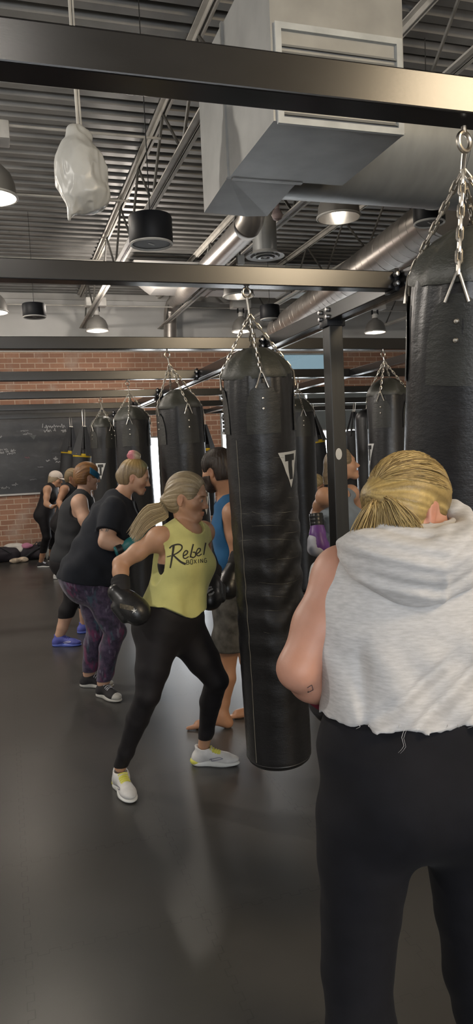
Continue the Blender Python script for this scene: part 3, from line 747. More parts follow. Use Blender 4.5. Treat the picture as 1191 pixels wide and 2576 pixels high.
def heavy_bag(name, label, ringpos, top, bot, r, apex, logo=None, n=72, crease=0., seed=1, rings=4, group='black heavy bags hanging from the rig', covers=True, dphi=.4, seam_ang=None, wire=.0032, rods=True):
    top, bot = np.asarray(top, float), np.asarray(bot, float); L = np.linalg.norm(bot-top); ax, u, w = bag_axis(top, bot)
    root = thing(name, label, 'punching bag', ringpos, group)
    rs = np.random.default_rng(seed); ph = rs.uniform(0, 6, 8)
    # profile from shoulder seam down
    hs = .13 if covers else .05
    zz = np.concatenate([[hs], np.linspace(hs+.012, L-.05, int(70 if n > 60 else 34)), [L-.035, L-.015, L-.004, L]])
    ang = np.linspace(0, 2*PI, n+1)[:-1]; Vv = []
    for h in zz:
        base = r*(.955+.045*min(1, (h-hs)/.10)); base *= 1+.015*math.sin((h-hs)/(L-hs)*PI)
        e = L-h
        if e < .036: base = r*(.80+.2*math.sqrt(max(0, 1-((.036-e)/.036)**2)))
        if e <= 1e-6: base = r*.55
        for a in ang:
            p = V3(math.cos(a)*2, math.sin(a)*2, h*2.2)+ph[0]
            q = base
            up = math.exp(-((h-hs)/.20)**2)
            q += r*.028*up*math.sin(6*a+ph[1]+3*h)*math.sin(13*a+ph[2])
            q += r*.012*math.sin(3*a+ph[3])*math.sin(7*h+ph[4])
            if crease:
                kk = np.exp(-((h-.55*L)/(.22*L))**2); m_ = max(0, math.cos(a-ph[6]*0-crease))**.5
                s = (h*8.5+.35*math.sin(2*a+ph[5])+.15*math.sin(5*a)); s -= math.floor(s)
                q -= r*.075*kk*(.35+.65*m_)*math.exp(-(s/.10)**2 if s < .5 else -((1-s)/.35)**2)
            Vv.append(top+ax*h+q*(math.cos(a)*u+math.sin(a)*w))
    m = MB(); F = []
    for i in range(len(zz)-1):
        for k in range(n): F.append((i*n+k, (i+1)*n+k, (i+1)*n+(k+1) % n, i*n+(k+1) % n))
    F.append(tuple((len(zz)-1)*n+k for k in range(n))); m.add(Vv, F)
    body = m.build('bag_body', M_leather, root, True, 60)
    # gathered top cover
    if covers:
        pr = [(r*.985, hs+.012), (r*1.0, hs-.004), (r*.93, hs-.03), (r*.80, hs-.062), (r*.60, hs-.094), (r*.36, hs-.12), (r*.12, hs-.128), (0.0005, hs-.129)]
        V2 = []; k2 = n
        for q, h in pr:
            for a in ang:
                d = (.08*math.sin(4*a+ph[1])+.045*math.sin(9*a+ph[2]))*min(q, r*.8)*(1-abs(q/r-.75)*.8)
                V2.append(top+ax*(h-d*.35)+(q+d*.6)*(math.cos(a)*u+math.sin(a)*w))
        F2 = [(i*n+k, (i+1)*n+k, (i+1)*n+(k+1) % n, i*n+(k+1) % n) for i in range(len(pr)-1) for k in range(n)]
        MB().add(V2, F2).build('top_cover', M_cover, root, True, 60)
    # four hanging loops with chains up to the hook
    for k in range(rings):
        a = dphi+2*PI*k/rings; o = math.cos(a)*u+math.sin(a)*w; tn = np.cross(ax, o)
        # sewn reinforcing tab, an arch on the bag wall
        P = [top+ax*(hs+.30-.02)+o*r*1.012]; 
        tab = MB(); nv = 9; rows = []
        for i in range(nv):
            s = i/(nv-1); h = hs+.035+.22*s; half = (.38*math.sqrt(max(0, 1-(1-min(1, s*1.5))**2))+.10)
            rows.append([top+ax*h+(r*1.014+.003)*(math.cos(a+t*half)*u+math.sin(a+t*half)*w) for t in np.linspace(-1, 1, 7)])
        tab.add([p for rw in rows for p in rw], [(i*7+j, i*7+j+1, (i+1)*7+j+1, (i+1)*7+j) for i in range(nv-1) for j in range(6)])
        tb = tab.build('hanging_tab', M_tab, root)
        for hh in (.10, .145):
            MB().lathe([(0, .007), (.005, .006), (.007, 0)], top+ax*(hs+hh)+o*(r*1.014+.003), 10, axis=o).build('rivet', M_steel, tb)
        e0 = top+ax*(hs+.055)+o*(r*1.02+.006); e1 = top+ax*(hs-.01)+o*(r*.99+.010)
        MB().tube([e0-tn*.028, e1-tn*.004, e1+ax*-.006, e1+tn*.004, e0+tn*.028], wire*1.1, 8).build('d_ring', M_steel, root)
        chain(e1, apex, wire=wire).build('chain', M_steel, root)
    ringpos = np.asarray(ringpos, float)
    rg_ = ring(ringpos-V3(0, 0, .035), .021, wire*1.5, V3(-.3, 1, 0)).build('hook_ring', M_steel, root)
    MB().tube([ringpos-V3(0, 0, .055), ringpos*.45+np.asarray(apex)*.55-V3(0, 0, .02), np.asarray(apex)], wire*1.5, 8).build('hook_shank', M_steel, root)
    MB().tube([ringpos-V3(0, 0, .016), ringpos+V3(0, 0, .0)], wire*1.7, 8).build('eye_bolt', M_steel, root)
    # bottom seam piping and vertical seam
    MB().tube([top+ax*(L-.03)+(r*.985)*(math.cos(a)*u+math.sin(a)*w) for a in ang[::2]], .004, 6, closed=True).build('bottom_piping', M_leather, root)
    if seam_ang is not None:
        b = bvh_of([body]); pts = []
        for h in np.linspace(hs+.28, L-.04, 60):
            o = math.cos(seam_ang)*u+math.sin(seam_ang)*w; hit = b.ray_cast(Vector(top+ax*h+o*.5), Vector(-o), 1)
            if hit[0] is not None: pts.append(np.array(hit[0])+o*.0005)
        MB().tube(pts, .0016, 5).build('side_seam', M_thread, root)
    if logo:
        h, aimpx = logo[0], logo[1]; t_logo(body, top, ax, u, w, r, h, aimpx, *(logo[2:] if len(logo) > 2 else ()))
    return root
def ang_to_cam(top, u, w, extra=0.):
    v = nrm(V3(0, 0, CH)-np.asarray(top)); return math.atan2(np.dot(v, w), np.dot(v, u))+extra
def camang(top, bot, extra):
    ax, u, w = bag_axis(np.asarray(top, float), np.asarray(bot, float)); a = ang_to_cam(top, u, w)
    # rotate so that positive extra moves right in the picture
    o = math.cos(a+.3)*u+math.sin(a+.3)*w
    return a+extra*(1 if np.dot(o, CR) > np.dot(math.cos(a)*u+math.sin(a)*w, CR) else -1)
# middle bag
t1, b1_ = at(643, 872, BY[1]), at(703, 1905, BY[1]+.16)
bag1 = heavy_bag('heavy_bag', 'tall creased black heavy bag in the middle, beside the woman in yellow', at(620, 716, BY[1]), t1, b1_, .160, at(628, 792, BY[1]), logo=(.475, camang(t1, b1_, .90), .135, .165), n=120, crease=-1.2, seed=3, dphi=camang(t1, b1_, .12), seam_ang=camang(t1, b1_, -.75), wire=.0036)
M_crease = pbr('pale_scuff_highlight', (.115, .11, .095), .55, 0, .3, 60)  # pale strokes: scuffs and crease highlights painted onto the leather
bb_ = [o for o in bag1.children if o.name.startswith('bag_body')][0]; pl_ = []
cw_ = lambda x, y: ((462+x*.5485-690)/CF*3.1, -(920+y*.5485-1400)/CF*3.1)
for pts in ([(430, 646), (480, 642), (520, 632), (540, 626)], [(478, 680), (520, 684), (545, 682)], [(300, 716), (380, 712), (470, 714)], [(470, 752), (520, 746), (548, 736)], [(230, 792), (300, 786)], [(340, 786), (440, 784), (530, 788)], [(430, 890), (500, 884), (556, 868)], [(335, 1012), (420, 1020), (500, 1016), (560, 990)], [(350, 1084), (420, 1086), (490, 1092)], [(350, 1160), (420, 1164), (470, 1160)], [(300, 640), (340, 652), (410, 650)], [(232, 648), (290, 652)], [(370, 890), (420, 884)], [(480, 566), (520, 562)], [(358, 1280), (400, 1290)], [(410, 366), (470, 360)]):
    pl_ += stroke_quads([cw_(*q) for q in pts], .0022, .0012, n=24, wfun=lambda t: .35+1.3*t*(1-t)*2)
decal(bb_, V3(0, 0, CH)+ray(690, 1400)*2.9, CR*(2.9/3.1), CU*(2.9/3.1), nrm(ray(690, 1400)), pl_, M_crease, 'worn_crease_highlight', bb_, .0012)
# near right bag
t2 = at(1196, 566, BY[0]+.10); b2_ = V3(t2[0]+.08, t2[1]+.30, .60)
heavy_bag('heavy_bag', 'largest black heavy bag, nearest on the right behind the woman in the grey hoodie', at(1168, 318, BY[0]), t2, b2_, .158, at(1165, 430, BY[0]+.02), logo=(.525, camang(t2, b2_, .66), .125, .17), n=110, seed=5, dphi=camang(t2, b2_, -.2), wire=.0038)
def simple(label, px_ring, Y, px_top, bot, r, seed, logo=None, apex=None, dphi=.4, **kw):
    tp = at(*px_top, Y); rg = at(*px_ring, Y); ap = rg*.45+tp*.55 if apex is None else at(*apex, Y)
    rg[2] = ZB; bt = at(*bot, Y) if len(bot) == 2 else V3(*bot)
    lg = None
    if logo: lg = (logo[0], camang(tp, bt, logo[1]), *logo[2:])
    return heavy_bag('heavy_bag', label, rg, tp, bt, r, ap, logo=lg, n=48, seed=seed, dphi=camang(tp, bt, dphi), **kw)
simple('black heavy bag partly hidden behind the right edge of the middle bag', (750, 945), BY[3], (750, 1003), (768, 1485), .160, 7, dphi=.3)
simple('blue-black heavy bag swinging behind the head of the woman in yellow', (420, 873), BY[2], (449, 978), (487, 1490), .158, 8, apex=(426, 917), dphi=.35, logo=(.72, .98, .125, .17))
simple('black heavy bag in front of the woman with the pink hair bun', (320, 950), BY[3], (330, 1020), (361, 1512), .163, 9, dphi=-.15)
simple('black heavy bag with white triangle beside the red-haired woman', (253, 1000), BY[4], (259, 1046), (275, 1400), .155, 10, logo=(.56, -.35, .125, .19), dphi=.6)
simple('grey-black heavy bag on the right, between the post and the nearest bag', (964, 876), BY[2], (976, 950), (986, 1440), .158, 11, apex=(967, 908), dphi=-.35, logo=(.5, -1.15, .125, .17))
def dark_bag():
    Y = BY[4]; tp = at(922, 1028, Y); rg = at(929, 990, Y); rg[2] = ZB; bt = at(938, 1400, Y)
    r = .155; root = thing('heavy_bag', 'plain jet-black bag with domed top between the post and the grey-black bag', 'punching bag', rg, 'black heavy bags hanging from the rig')
    ax, u, w = bag_axis(tp, bt); L = np.linalg.norm(bt-tp)
    pr = [(r*math.sin(t), .15*(1-math.cos(t))) for t in np.linspace(.02, PI/2, 10)]+[(r*1.02, L*.5), (r, L-.04), (r*.8, L)]
    MB().lathe(pr, tp, 48, axis=ax).build('bag_body', M_leather, root)
    chain(tp, rg-V3(0, 0, .03)).build('chain', M_steel, root); ring(rg-V3(0, 0, .02), .02, .005, (0, 1, 0)).build('hook_ring', M_steel, root)
dark_bag()
# slim bags hung on converging webbing straps with a yellow band
def strap_bag(label, Y, ringpx, toppx, bandpx, r, zb, lean=0., fr=.27, hollow=False, band=True, tab_col=None):
    rg = at(*ringpx, Y); rg[2] = ZB; tp = at(*toppx, Y); bd = at(*bandpx, Y); ax = nrm(bd-tp+V3(0, 0, 0)); 
    root = thing('strap_bag', label, 'punching bag', rg, 'strap-top bags with yellow bands')
    bot = bd+ax*(bd[2]-zb)/max(.2, -ax[2]); u = nrm(V3(1, 0, 0)-ax*ax[0]); w = np.cross(u, ax)
    L = np.linalg.norm(bot-bd); H = np.linalg.norm(bd-tp)
    pr = [(.02, .09), (r*.9, .06), (r*1.0, .10)] if False else [(.005, -.10), (r*.75, -.09), (r*.97, -.05), (r, 0), (r*1.01, L*.5), (r, L-.05), (r*.85, L-.01), (r*.5, L)]
    MB().lathe(pr, bd, 40, axis=ax).build('bag_body', M_nylon, root)
    if band: MB().lathe([(r*1.012, -.024), (r*1.03, -.02), (r*1.03, .02), (r*1.012, .024)], bd, 40, axis=ax, cap=False).build('yellow_band', M_yellow, root)
    for k in range(4):
        a = PI/4+k*PI/2; o = math.cos(a)*u+math.sin(a)*w; tn = np.cross(ax, o)
        b0 = bd+o*r*1.0; b1 = tp+o*.028
        hw0, hw1 = r*.62, .026
        V = [b0-tn*hw0, b0+tn*hw0, b1+tn*hw1, b1-tn*hw1]; V += [p+o*.008 for p in V]
        if hollow:
            MB().tube([b0, b1], .016, 8).build('strap', M_nylon, root)
        else:
            MB().add(V, [(0, 1, 2, 3), (4, 7, 6, 5), (0, 4, 5, 1), (1, 5, 6, 2), (2, 6, 7, 3), (3, 7, 4, 0)]).build('strap', M_nylon, root, False)
    MB().tube([tp-u*.03, tp+u*.03], .008, 8).build('top_bar', M_steel if tab_col is None else tab_col, root)
    m = MB(); mid = tp-ax*.05
    MB().tube([tp-u*.014, rg-u*.018-V3(0, 0, .01), rg-V3(0, 0, -.01), rg+u*.018-V3(0, 0, .01), tp+u*.014], .0045, 8).build('carabiner', M_steel, root)
    return root
strap_bag('slim black bag with yellow band, right-hand one of the pair before the chalkboard', BY[5], (210, 1032), (211, 1073), (207, 1146), .128, .55)
strap_bag('slim black bag with tilted yellow band, left-hand one of the pair before the chalkboard', BY[6], (177, 1050), (179, 1074), (174, 1138), .130, .55)
strap_bag('slim dark strap bag against the brick pier beyond the bearded man', BY[6], (513, 1036), (515, 1068), (517, 1131), .15, .6)
pk = pbr('pink_fabric_tab', (.55, .28, .30), .6)
strap_bag('slim bag with yellow band and pink tab left of the black post', BY[5], (786, 1016), (788, 1043), (797, 1110), .135, .6, tab_col=pk)
strap_bag('grey slim bag on thin straps right of the black post', BY[5], (893, 1024), (891, 1036), (890, 1098), .13, .6, hollow=True, band=False)
# ------------------------------------------------------------------ people
RT = nrm(V3(CR[0], CR[1], 0)); TC = nrm(V3(-CD[0], -CD[1], 0)); UP = V3(0, 0, 1)   # picture right, towards camera
def skin(name, col, rough=.48): return pbr(name, col, rough, 0, .07, 14, .06, 220, .4, None, True, sss=.06)
def cloth(name, col, rough=.8, var=.1, scale=10, bump=.12, bscale=260, sheen=None, stretch=None): return pbr(name, col, rough, 0, var, scale, bump, bscale, .22, stretch, False, 0, (.15 if max(col) > .1 else .02) if sheen is None else sheen)
def frame(fwd, up=UP):
    """columns: right, forward, up of a person looking along fwd"""
    f = nrm(fwd); r = nrm(np.cross(f, up)); u = np.cross(r, f); return np.stack([r, f, u], 1)
def facing(deg, pitch=0.):
    """0 = towards camera, 90 = picture right, 180 = away"""
    a = math.radians(deg); f = TC*math.cos(a)+RT*math.sin(a); p = math.radians(pitch); return f*math.cos(p)+UP*math.sin(p)
def head_prims(c, M, s=1., jaw=1., beard=0., nose=1.):
    L = lambda x, y, z: c+M@(V3(x, y, z)*s)
    e = lambda p, r, k, sub=False: Ell(L(*p), np.array(r)*s, M, k*s, sub)
    o = lambda a, b, ra, rb, k, sub=False: Cone(L(*a), L(*b), ra*s, rb*s, k*s, sub)
    P = [e((0, -.012, .030), (.076, .098, .088), .02), e((0, .026, -.030), (.060*jaw, .060, .060), .04), e((0, .066, -.093), (.022*jaw, .020, .018), .025)]
    for q in (-1, 1):
        P += [o((q*.052*jaw, -.006, -.052), (q*.018, .060, -.093), (.014), .015, .028), e((q*.044, .050, -.022), (.021, .022, .018), .03)]
    P += [e((0, .075, .020), (.048, .015, .012), .022)]
    P += [e((q*.031, .096, -.002), (.019, .016, .011), .018, True) for q in (-1, 1)]
    P += [e((q*.031, .0765, -.003), (.0150, .0125, .0120), .005) for q in (-1, 1)]
    P += [o((0, .082, .006), (0, .082+.026*nose, -.034), .0075, .0098, .013)]
    P += [e((q*.0105, .095, -.038), (.0085, .0115, .0078), .008) for q in (-1, 1)]
    P += [o((q*.021, .077, -.0675), (0, .0890, -.0640), .0040, .0052, .006) for q in (-1, 1)]
    P += [o((q*.018, .077, -.0735), (0, .0868, -.0755), .0042, .0060, .006) for q in (-1, 1)]
    P += [o((q*.021, .084, -.0700), (0, .0985, -.0690), .0014, .0022, .003, True) for q in (-1, 1)]
    P += [e((q*.031, .0905, -.0045), (.0122, .0070, .0027), .003, True) for q in (-1, 1)]
    for q in (-1, 1):
        P += [e((q*.076, -.014, -.010), (.0078, .0165, .029), .006), e((q*.0835, -.010, -.006), (.0062, .0095, .017), .004, True), e((q*.074, -.008, -.036), (.006, .009, .009), .006)]
    return P
def skin_color(c, M, s, brow=(.45, .33, .22), lip=(1.0, .62, .60), beard=None, cheek=.12):
    def f(V):
        q = (V-c)@M/s; col = np.ones((len(V), 3)); x, y, z = np.abs(q[:, 0]), q[:, 1], q[:, 2]
        near = (np.abs(q).max(1) < .16)
        g = lambda cx, cy, cz, rx, ry, rz: np.exp(-(((x-cx)/rx)**2+((y-cy)/ry)**2+((z-cz)/rz)**2)**2)*near
        def put(w, t):
            nonlocal col; col = col*(1-w[:, None])+col*np.array(t)*w[:, None]
        put(g(0, .088, -.0655, .021, .02, .0052), lip); put(g(0, .088, -.0755, .018, .02, .0062), lip)
        put(np.clip(g(.030, .088, .0185+0, .021, .03, .0042), 0, 1)*.92, np.array(brow)*.75)
        put(g(.040, .07, -.035, .022, .03, .02)*cheek*3, (1.05, .80, .76)); put(g(0, .105, -.034, .014, .02, .012)*cheek*3, (1.05, .80, .76))
        put(g(.074, -.012, -.01, .012, .02, .035)*cheek*3, (1.05, .75, .70))
        put(g(.031, .09, .0005, .0155, .02, .0022)*.75, (.35, .25, .20))
        if beard is not None:
            b = near*np.clip((-.040-z)/.015, 0, 1)*np.clip((y+.012)/.02, 0, 1)*np.clip((z+.125)/.01, 0, 1); put(b*.93, beard)
        return col
    return f
def body_prims(J, g):
    """J: joints; g: girth numbers"""
    G = dict(hipw=.165, hipd=.115, waw=.128, wad=.092, chw=.150, chd=.112, shw=.125, shd=.080, neck=.052, arm=.046, elb=.037, fore=.038, wri=.027, thi=.082, kne=.054, cal=.052, ank=.034, bust=.058, glute=.090, delt=.055, belly=0.)
    G.update(g); pel, chest, neck = J['pel'], J['chest'], J['neck']
    up = nrm(chest-pel); rp = nrm(J['RH']-J['LH']); rc = nrm(J['RS']-J['LS']); fp = nrm(np.cross(up, rp)); fc = nrm(np.cross(nrm(neck-chest), rc))
    wa = pel*.48+chest*.52+J.get('waoff', 0)
    T = [Sect(pel-up*.07, pel+up*.03, G['hipw']*.92, G['hipd']*.92, G['hipw'], G['hipd'], rp, rp, .05),
         Sect(pel+up*.03, wa, G['hipw'], G['hipd'], G['waw'], G['wad'], rp, rp+rc, .05),
         Sect(wa, chest, G['waw'], G['wad'], G['chw'], G['chd'], rp+rc, rc, .05),
         Sect(chest, chest*.35+neck*.65, G['chw'], G['chd'], G['shw'], G['shd'], rc, rc, .05)]
    if G['belly']: T.append(Ell(pel*.7+chest*.3+fp*(G['hipd']*.55), V3(G['hipw']*.8, G['belly'], .12), np.stack([rp, fp, np.cross(rp, fp)], 1), .08))
    bs = G['bust']
    if bs > 0:
        for q in (-1, 1): T.append(Ell(chest+fc*(G['chd']*.80)+rc*q*.072-up*.015, (bs, bs*.95, bs), np.stack([rc, fc, np.cross(rc, fc)], 1), .05))
    for q in (-1, 1): T.append(Ell(pel-fp*(G['hipd']*.48)+rp*q*.075-up*.055, (G['glute'],)*3, None, .06))
    for s in 'RL':
        T.append(Cone(chest*.2+neck*.8, J[s+'S']-UP*.012, G['shd']*.62, G['delt']*.80, .06))
    N = [Cone(neck-UP*.02, J['head_lo'], G['neck']*1.08, G['neck'], .04)]
    A = []; 
    for s in 'RL':
        S, E, Wr = J[s+'S'], J[s+'E'], J[s+'W']
        m = S*.45+E*.55; f1 = E*.70+Wr*.30
        A += [Ell(S, (G['delt'],)*3, None, .05), Cone(S, m, G['arm']*1.06, G['arm'], .03), Cone(m, E, G['arm'], G['elb'], .02), Cone(E, f1, G['elb'], G['fore'], .02), Cone(f1, Wr, G['fore'], G['wri'], .02)]
    Lg = []
    for s in 'RL':
        H, K, An = J[s+'H'], J[s+'K'], J[s+'A']
        kd = nrm(K-(H+An)/2+fp*.02)
        cm = K*.68+An*.32-kd*.014
        Lg += [Cone(H, H*.4+K*.6, G['thi']*1.10, G['thi']*.84, .06), Cone(H*.4+K*.6, K, G['thi']*.84, G['kne'], .012), Ell(K+kd*.006, (G['kne']*.86,)*3, None, .02),
               Cone(K, cm, G['kne']*.95, G['cal'], .012), Cone(cm, An+(K-An)*.22, G['cal'], G['ank']*1.12, .012), Cone(An+(K-An)*.22, An, G['ank']*1.12, G['ank'], .02)]
    return dict(T=T, N=N, A=A, L=Lg, fp=fp, fc=fc, rp=rp, rc=rc, up=up, wa=wa, G=G)
def inflate(prims, d, kk=None):
    out = []
    for p in prims:
        if isinstance(p, Cone): out.append(Cone(p.a, p.b, p.ra+d, p.rb+d, kk or p.k, p.sub))
        elif isinstance(p, Ell): out.append(Ell(p.c, p.r+d, p.M, kk or p.k, p.sub))
        else: out.append(Sect(p.c0, p.c1, p.p[0]+d, p.p[1]+d, p.p[2]+d, p.p[3]+d, p.l0, p.l1, kk or p.k))
    return out
def foot_prims(an, d, L=.25):
    f = nrm(V3(d[0], d[1], 0)); r = np.cross(f, UP); b = an*np.array([1, 1, 0])
    P = [Ell(b-f*.035+UP*.030, (.034, .034, .034), None, .03), Cone(b-f*.01+UP*.055, b+f*(L*.52)+UP*.026, .034, .022, .03), Cone(an, b+UP*.05, .034, .034, .03), Ell(b+f*(L*.5)+UP*.02, (.040, .036, .020), np.stack([r, f, UP], 1), .03)]
    for i, (o, l, w) in enumerate(((-.027, .225, .0135), (-.010, .222, .0095), (.005, .212, .009), (.018, .198, .0085), (.030, .182, .008))):
        P.append(Cone(b+f*(L*.6)+r*o*.9+UP*.016, b+f*(l*L/.25-.035)+r*o+UP*.011, w, w*.85, .006))
    return P
def hand_prims(w, d, palm_n, s=1., curl=1.2, side=1):
    """w wrist, d pointing direction, palm_n direction the palm faces; fingers curl towards palm_n"""
    d = nrm(d); n = nrm(palm_n-d*np.dot(palm_n, d)); t = np.cross(d, n)*side
    P = [Cone(w-d*.02, w+d*.02, .024*s, .026*s, .02), Ell(w+d*.055*s, np.array((.040, .046, .016))*s, np.stack([t, d, n], 1), .02)]
    for i, (o, ln, ra) in enumerate(((.030, .072, .0085), (.010, .080, .009), (-.010, .075, .0085), (-.028, .060, .0075))):
        p = w+(d*.092+t*o)*s; a = .35
        for k, fr in enumerate((.42, .32, .26)):
            q = p+(d*math.cos(a)+n*math.sin(a))*ln*fr*s; P.append(Cone(p, q, ra*s*(1-.08*k), ra*s*(.94-.08*k), .006)); p = q; a += curl*.8
    p = w+(d*.035+t*.034)*s; q = p+(d*.6+t*.55+n*.45)*.035*s; P.append(Cone(p, q, .013*s, .0105*s, .012)); P.append(Cone(q, q+(d*.8-t*.15+n*.45)*.030*s, .0105*s, .009*s, .006))
    return P
def eyes(root, c, M, s, iris=(.12, .16, .18)):
    for q in (-1, 1):
        p = c+M@(V3(q*.031, .0772, -.003)*s); R = .0117*s; V = []; F = []; n, m = 20, 14; col = []
        for i in range(m+1):
            th = PI*i/m
            for k in range(n):
                ph = 2*PI*k/n; V.append(p+M@(R*V3(math.sin(th)*math.cos(ph), math.cos(th), math.sin(th)*math.sin(ph))))
                col.append((.01, .01, .01) if th < .2 else iris if th < .52 else (.38, .36, .34))
        F = [(i*n+k, i*n+(k+1) % n, (i+1)*n+(k+1) % n, (i+1)*n+k) for i in range(m) for k in range(n)]
        mesh_np('eye', V, F, M_eye, root, True, np.array(col))
M_eye = pbr('eye_surface', (1, 1, 1), .12, 0, 0, 5, attr=True)
def hair_mat(name): return pbr(name, (1, 1, 1), .42, 0, .18, 90, .25, 240, .4, None, True)
def hair_cap(root, c, M, s, knot, cols, M_h, h=.004, thick=.011, face=(0, .115, -.040, .070, .076, .112), nape=-.075, ears=True, ridge=.0022, freq=34, extra=(), extra_k=.02, fnmod=None):
    """close hair over the skull, combed towards knot (head-local point)"""
    L = lambda x, y, z: c+M@(V3(x, y, z)*s)
    P = [Ell(L(0, -.012, .032), (np.array((.076, .098, .088))+thick)*s, M, .02), Ell(L(0, -.050, -.030), (np.array((.062, .058, .060))+thick*.5)*s, M, .05)]+list(extra)
    f0 = field(P); kn = np.asarray(knot, float)
    fe = field([Ell(L(*face[:3]), np.array(face[3:])*s, M, .01)]+([Ell(L(q*.080, -.004, -.022), np.array((.030, .026, .040))*s, M, .01) for q in (-1, 1)] if ears else []))
    ax0 = nrm(kn); e1 = nrm(np.cross(ax0, V3(.1, .3, 1))); e2 = np.cross(ax0, e1)
    def ang(P):
        q = (P-c)@M/s; return np.arctan2(q@e1, q@e2), np.arccos(np.clip((q/np.maximum(1e-6, np.linalg.norm(q, axis=1))[:, None])@ax0, -1, 1))
    def rid(P):
        a, t = ang(P); w = vnoise(np.stack([a*3, t*1.2, a*0], 1)+7, 1.)
        return np.sin(a*freq+3*w)*np.sin(a*freq*.37+1+2*w)
    def fn(P):
        d = f0(P); q = (P-c)@M/s
        d = d+ridge*s*rid(P)*np.clip(np.abs(ang(P)[1])*2, 0, 1)
        ff_ = fe(P); d = d+thick*.80*s*np.exp(-np.maximum(ff_, 0)/.016); d = np.maximum(d, -ff_); d = np.maximum(d, (nape-q[:, 2]+.02*np.clip(q[:, 1]+.03, 0, .1)*0)*s)
        if fnmod is not None: d = fnmod(P, q, d)
        return d
    def colfn(V):
        r = rid(V)*.5+.5; a, t = ang(V); w = vnoise(np.stack([a*5, t*.8, a*0], 1)+3, 1.)*.5+.5
        m = np.clip(.55*r+.6*w-.08, 0, 1)[:, None]; base = np.array(cols[0])*(1-m)+np.array(cols[1])*m
        if len(cols) > 2:
            q = (V-c)@M/s; base = cols[2](q, base)
        return base
    lo, hi = bounds(P, .02); V, F = surf(fn, lo, hi, h, 1)
    return mesh_np('hair', V, F, M_h, root, True, colfn(V))
def strands(name, root, curves, M_h, rad, cols, nseg=9, sides=4):
    """curves: list of control polylines; one hair mesh"""
    V = []; F = []; CO = []
    for pts in curves:
        P = np.array(pts, float); Q = np.vstack([2*P[0]-P[1], P, 2*P[-1]-P[-2]]); out = []
        per = max(2, nseg//(len(P)-1))
        for i in range(1, len(Q)-2):
            for t in np.linspace(0, 1, per, endpoint=False):
                a, b, c2, d = Q[i-1], Q[i], Q[i+1], Q[i+2]; out.append(.5*((2*b)+(-a+c2)*t+(2*a-5*b+4*c2-d)*t*t+(-a+3*b-3*c2+d)*t**3))
        out.append(P[-1]); P = np.array(out); T = np.gradient(P, axis=0); T /= np.maximum(1e-9, np.linalg.norm(T, axis=1))[:, None]
        u = nrm(np.cross(T[0], V3(.3, .2, 1))); m = len(P); n0 = len(V); k = rng.random(); cc = np.array(cols[0])*(1-k)+np.array(cols[1])*k; rr = rad*rng.uniform(.6, 1.3)
        for i in range(m):
            u = nrm(u-T[i]*np.dot(u, T[i])); w = np.cross(T[i], u); r = rr*(1-.75*(i/(m-1))**2)*min(1, .25+3.5*i/(m-1))
            for j in range(sides):
                a = 2*PI*j/sides; V.append(P[i]+r*(math.cos(a)*u+math.sin(a)*w)); CO.append(cc)
        F += [(n0+i*sides+j, n0+i*sides+(j+1) % sides, n0+(i+1)*sides+(j+1) % sides, n0+(i+1)*sides+j) for i in range(m-1) for j in range(sides)]
    return mesh_np(name, V, np.array(F), M_h, root, True, np.array(CO))
# ---- clothing bits
def glove(root, w, d, top, cmain, ccuff, s=1., side=1, h=.006, name='boxing_glove', strap=None, cuffd=None):
    """boxing glove: w wrist, d direction of the fist, top = back of the hand"""
    d = nrm(d); n = nrm(top-d*np.dot(top, d)); t = np.cross(d, n)*side; M = np.stack([t, d, n], 1)
    L = lambda x, y, z: w+M@(V3(x, y, z)*s)
    P = [Ell(L(0, .075, .004), np.array((.060, .085, .050))*s, M, .03), Ell(L(0, .115, -.012), np.array((.058, .055, .052))*s, M, .04), Cone(L(0, -.03, 0), L(0, .03, 0), .041*s, .048*s, .03), Cone(L(.050, .020, -.018), L(.058, .088, -.030), .024*s, .022*s, .012), Ell(L(0, .055, -.045), np.array((.040, .030, .018))*s, M, .01, True), Cone(L(-.055, .075, -.052), L(.045, .075, -.052), .006*s, .006*s, .012, True)]
    g = sculpt(name, P, h, cmain, root, relax=2)
    cd = d if cuffd is None else nrm(cuffd); P2 = [Cone(w-cd*.105*s, w-cd*.005*s, .044*s, .043*s, .02)]; fc = field(P2)
    sculpt('glove_cuff', P2, h, ccuff, g, fn=lambda p: np.maximum(np.maximum(fc(p)+.0012*np.sin(((p-w)@cd)*260), -.095*s-((p-w)@cd)), (p-w)@cd-.03*s))
    if strap is not None:
        m = MB(); m.lathe([(.0455*s, -.02), (.0475*s, -.018), (.0475*s, .018), (.0455*s, .02)], w-cd*.055*s, 28, axis=cd, cap=False); m.build('wrist_strap', strap, g)
    return g
